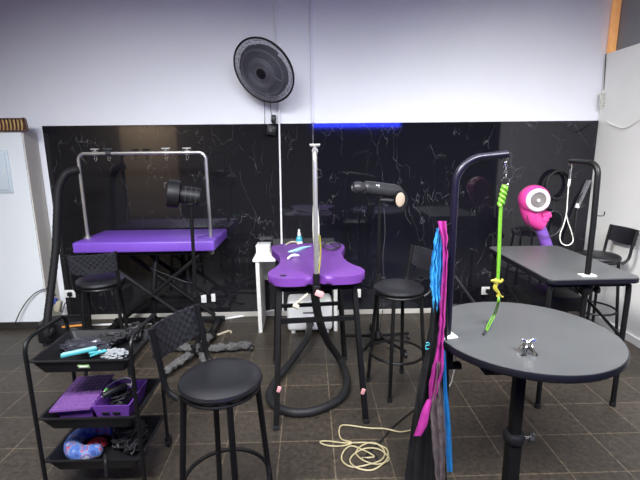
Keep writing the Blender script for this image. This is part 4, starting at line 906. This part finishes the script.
# small clutter behind the round table post
c = gz(461, 309, 0) + Vector((.0, .0, 0)); c = Vector((1.22, 3.55, 0)); t = thing('tool_case', 'black open tool case on the floor behind the round table', 'case', c, -.2)
MB().box((0, 0, .07), (.24, .18, .14), bevel=.01).build('body', M['black_plastic'], t); MB().box((0, .10, .18), (.24, .02, .12), (-.3, 0, 0), bevel=.006).build('lid', M['black_plastic'], t); MB().tube([(-.05, -.09, .10), (-.04, -.12, .12), (.04, -.12, .12), (.05, -.09, .10)], .007, 8, 3).build('handle', M['beige'], t)
o = MB().ball((1.20, 3.55, .185), 1, (.055, .05, .045), 4, .4, 16).build('brown_cloth', M['brown_wood'], loc=(1.20, 3.55, .185)); tag(o, 'crumpled brown cloth on top of the tool case', 'cloth')
o = MB().lathe([(0, 0), (.02, 0), (.022, .01), (.022, .07), (.012, .085), (.012, .10), (0, .10)], 16, (1.15, 3.42, 0)).build('white_bottle', M['white_plastic'], loc=(1.15, 3.42, 0)); tag(o, 'small white bottle on the floor beside the tool case', 'bottle')
a_ = at(455, 276, 3.75); b_ = Vector((1.62, 3.60, .03)); o = MB().cyl(a_, b_, .011, seg=10).build('leaning_pole', M['grey_dryer']); tag(o, 'dark slanting pole behind the round table near the white outlet', 'pole')

# ================================================================= lights
def area(name, loc, target, sx, sy, e, col=(1, 1, 1), spread=PI):
    l = bpy.data.lights.new(name, 'AREA'); l.shape = 'RECTANGLE'; l.size = sx; l.size_y = sy; l.energy = e; l.color = col; l.spread = spread
    o = bpy.data.objects.new(name, l); COL.objects.link(o); o.location = loc; o.rotation_euler = (Vector(target) - Vector(loc)).to_track_quat('-Z', 'Y').to_euler(); return o
def spot(name, loc, target, deg, e, col, size=.3, blend=1.0):
    l = bpy.data.lights.new(name, 'SPOT'); l.energy = e; l.color = col; l.spot_size = math.radians(deg); l.spot_blend = blend; l.shadow_soft_size = size
    o = bpy.data.objects.new(name, l); COL.objects.link(o); o.location = loc; o.rotation_euler = (Vector(target) - Vector(loc)).to_track_quat('-Z', 'Y').to_euler(); return o
area('added_key_light', (-1.3, .2, 3.2), (-1.2, 3.5, .0), 2.2, .8, 107, (.95, .97, 1.0), math.radians(85))  # added key light; limited spread leaves the upper wall dimmer
area('added_key_light', (1.5, .2, 3.2), (1.3, 3.5, .0), 2.2, .8, 107, (.95, .97, 1.0), math.radians(85))  # added key light, right-hand twin
area('top_fill_light', (0, 2.0, 3.25), (0, 2.2, 0), 4.5, 1.2, 24, (.93, .94, 1.0), math.radians(120))  # added fill from above to brighten the tabletops
area('violet_fill_light', (0, -1.6, 2.9), (0, 4.0, 2.6), 5.0, .5, 4, (.50, .48, 1.0))
area('right_wall_fill_light', (-.8, 1.2, 3.2), (2.67, 3.1, .8), .8, .8, 38, (1.0, .98, .95), math.radians(70))  # added fill aimed at the right wall to brighten it
area('door_fill_light', (-4.0, -2.0, 2.9), (-4.0, -3.05, 1.2), 1.0, .3, 130, (1.0, .80, .60))  # added fill on the rear door so its mirror image shows in the marble
w = bpy.data.worlds.new('world'); SC.world = w; w.use_nodes = True
bg = w.node_tree.nodes['Background']; bg.inputs[0].default_value = (.55, .58, .72, 1); bg.inputs[1].default_value = .35
SC.view_settings.view_transform = 'Standard'; SC.view_settings.look = 'None'; SC.view_settings.exposure = 0.0; SC.view_settings.gamma = 1.0
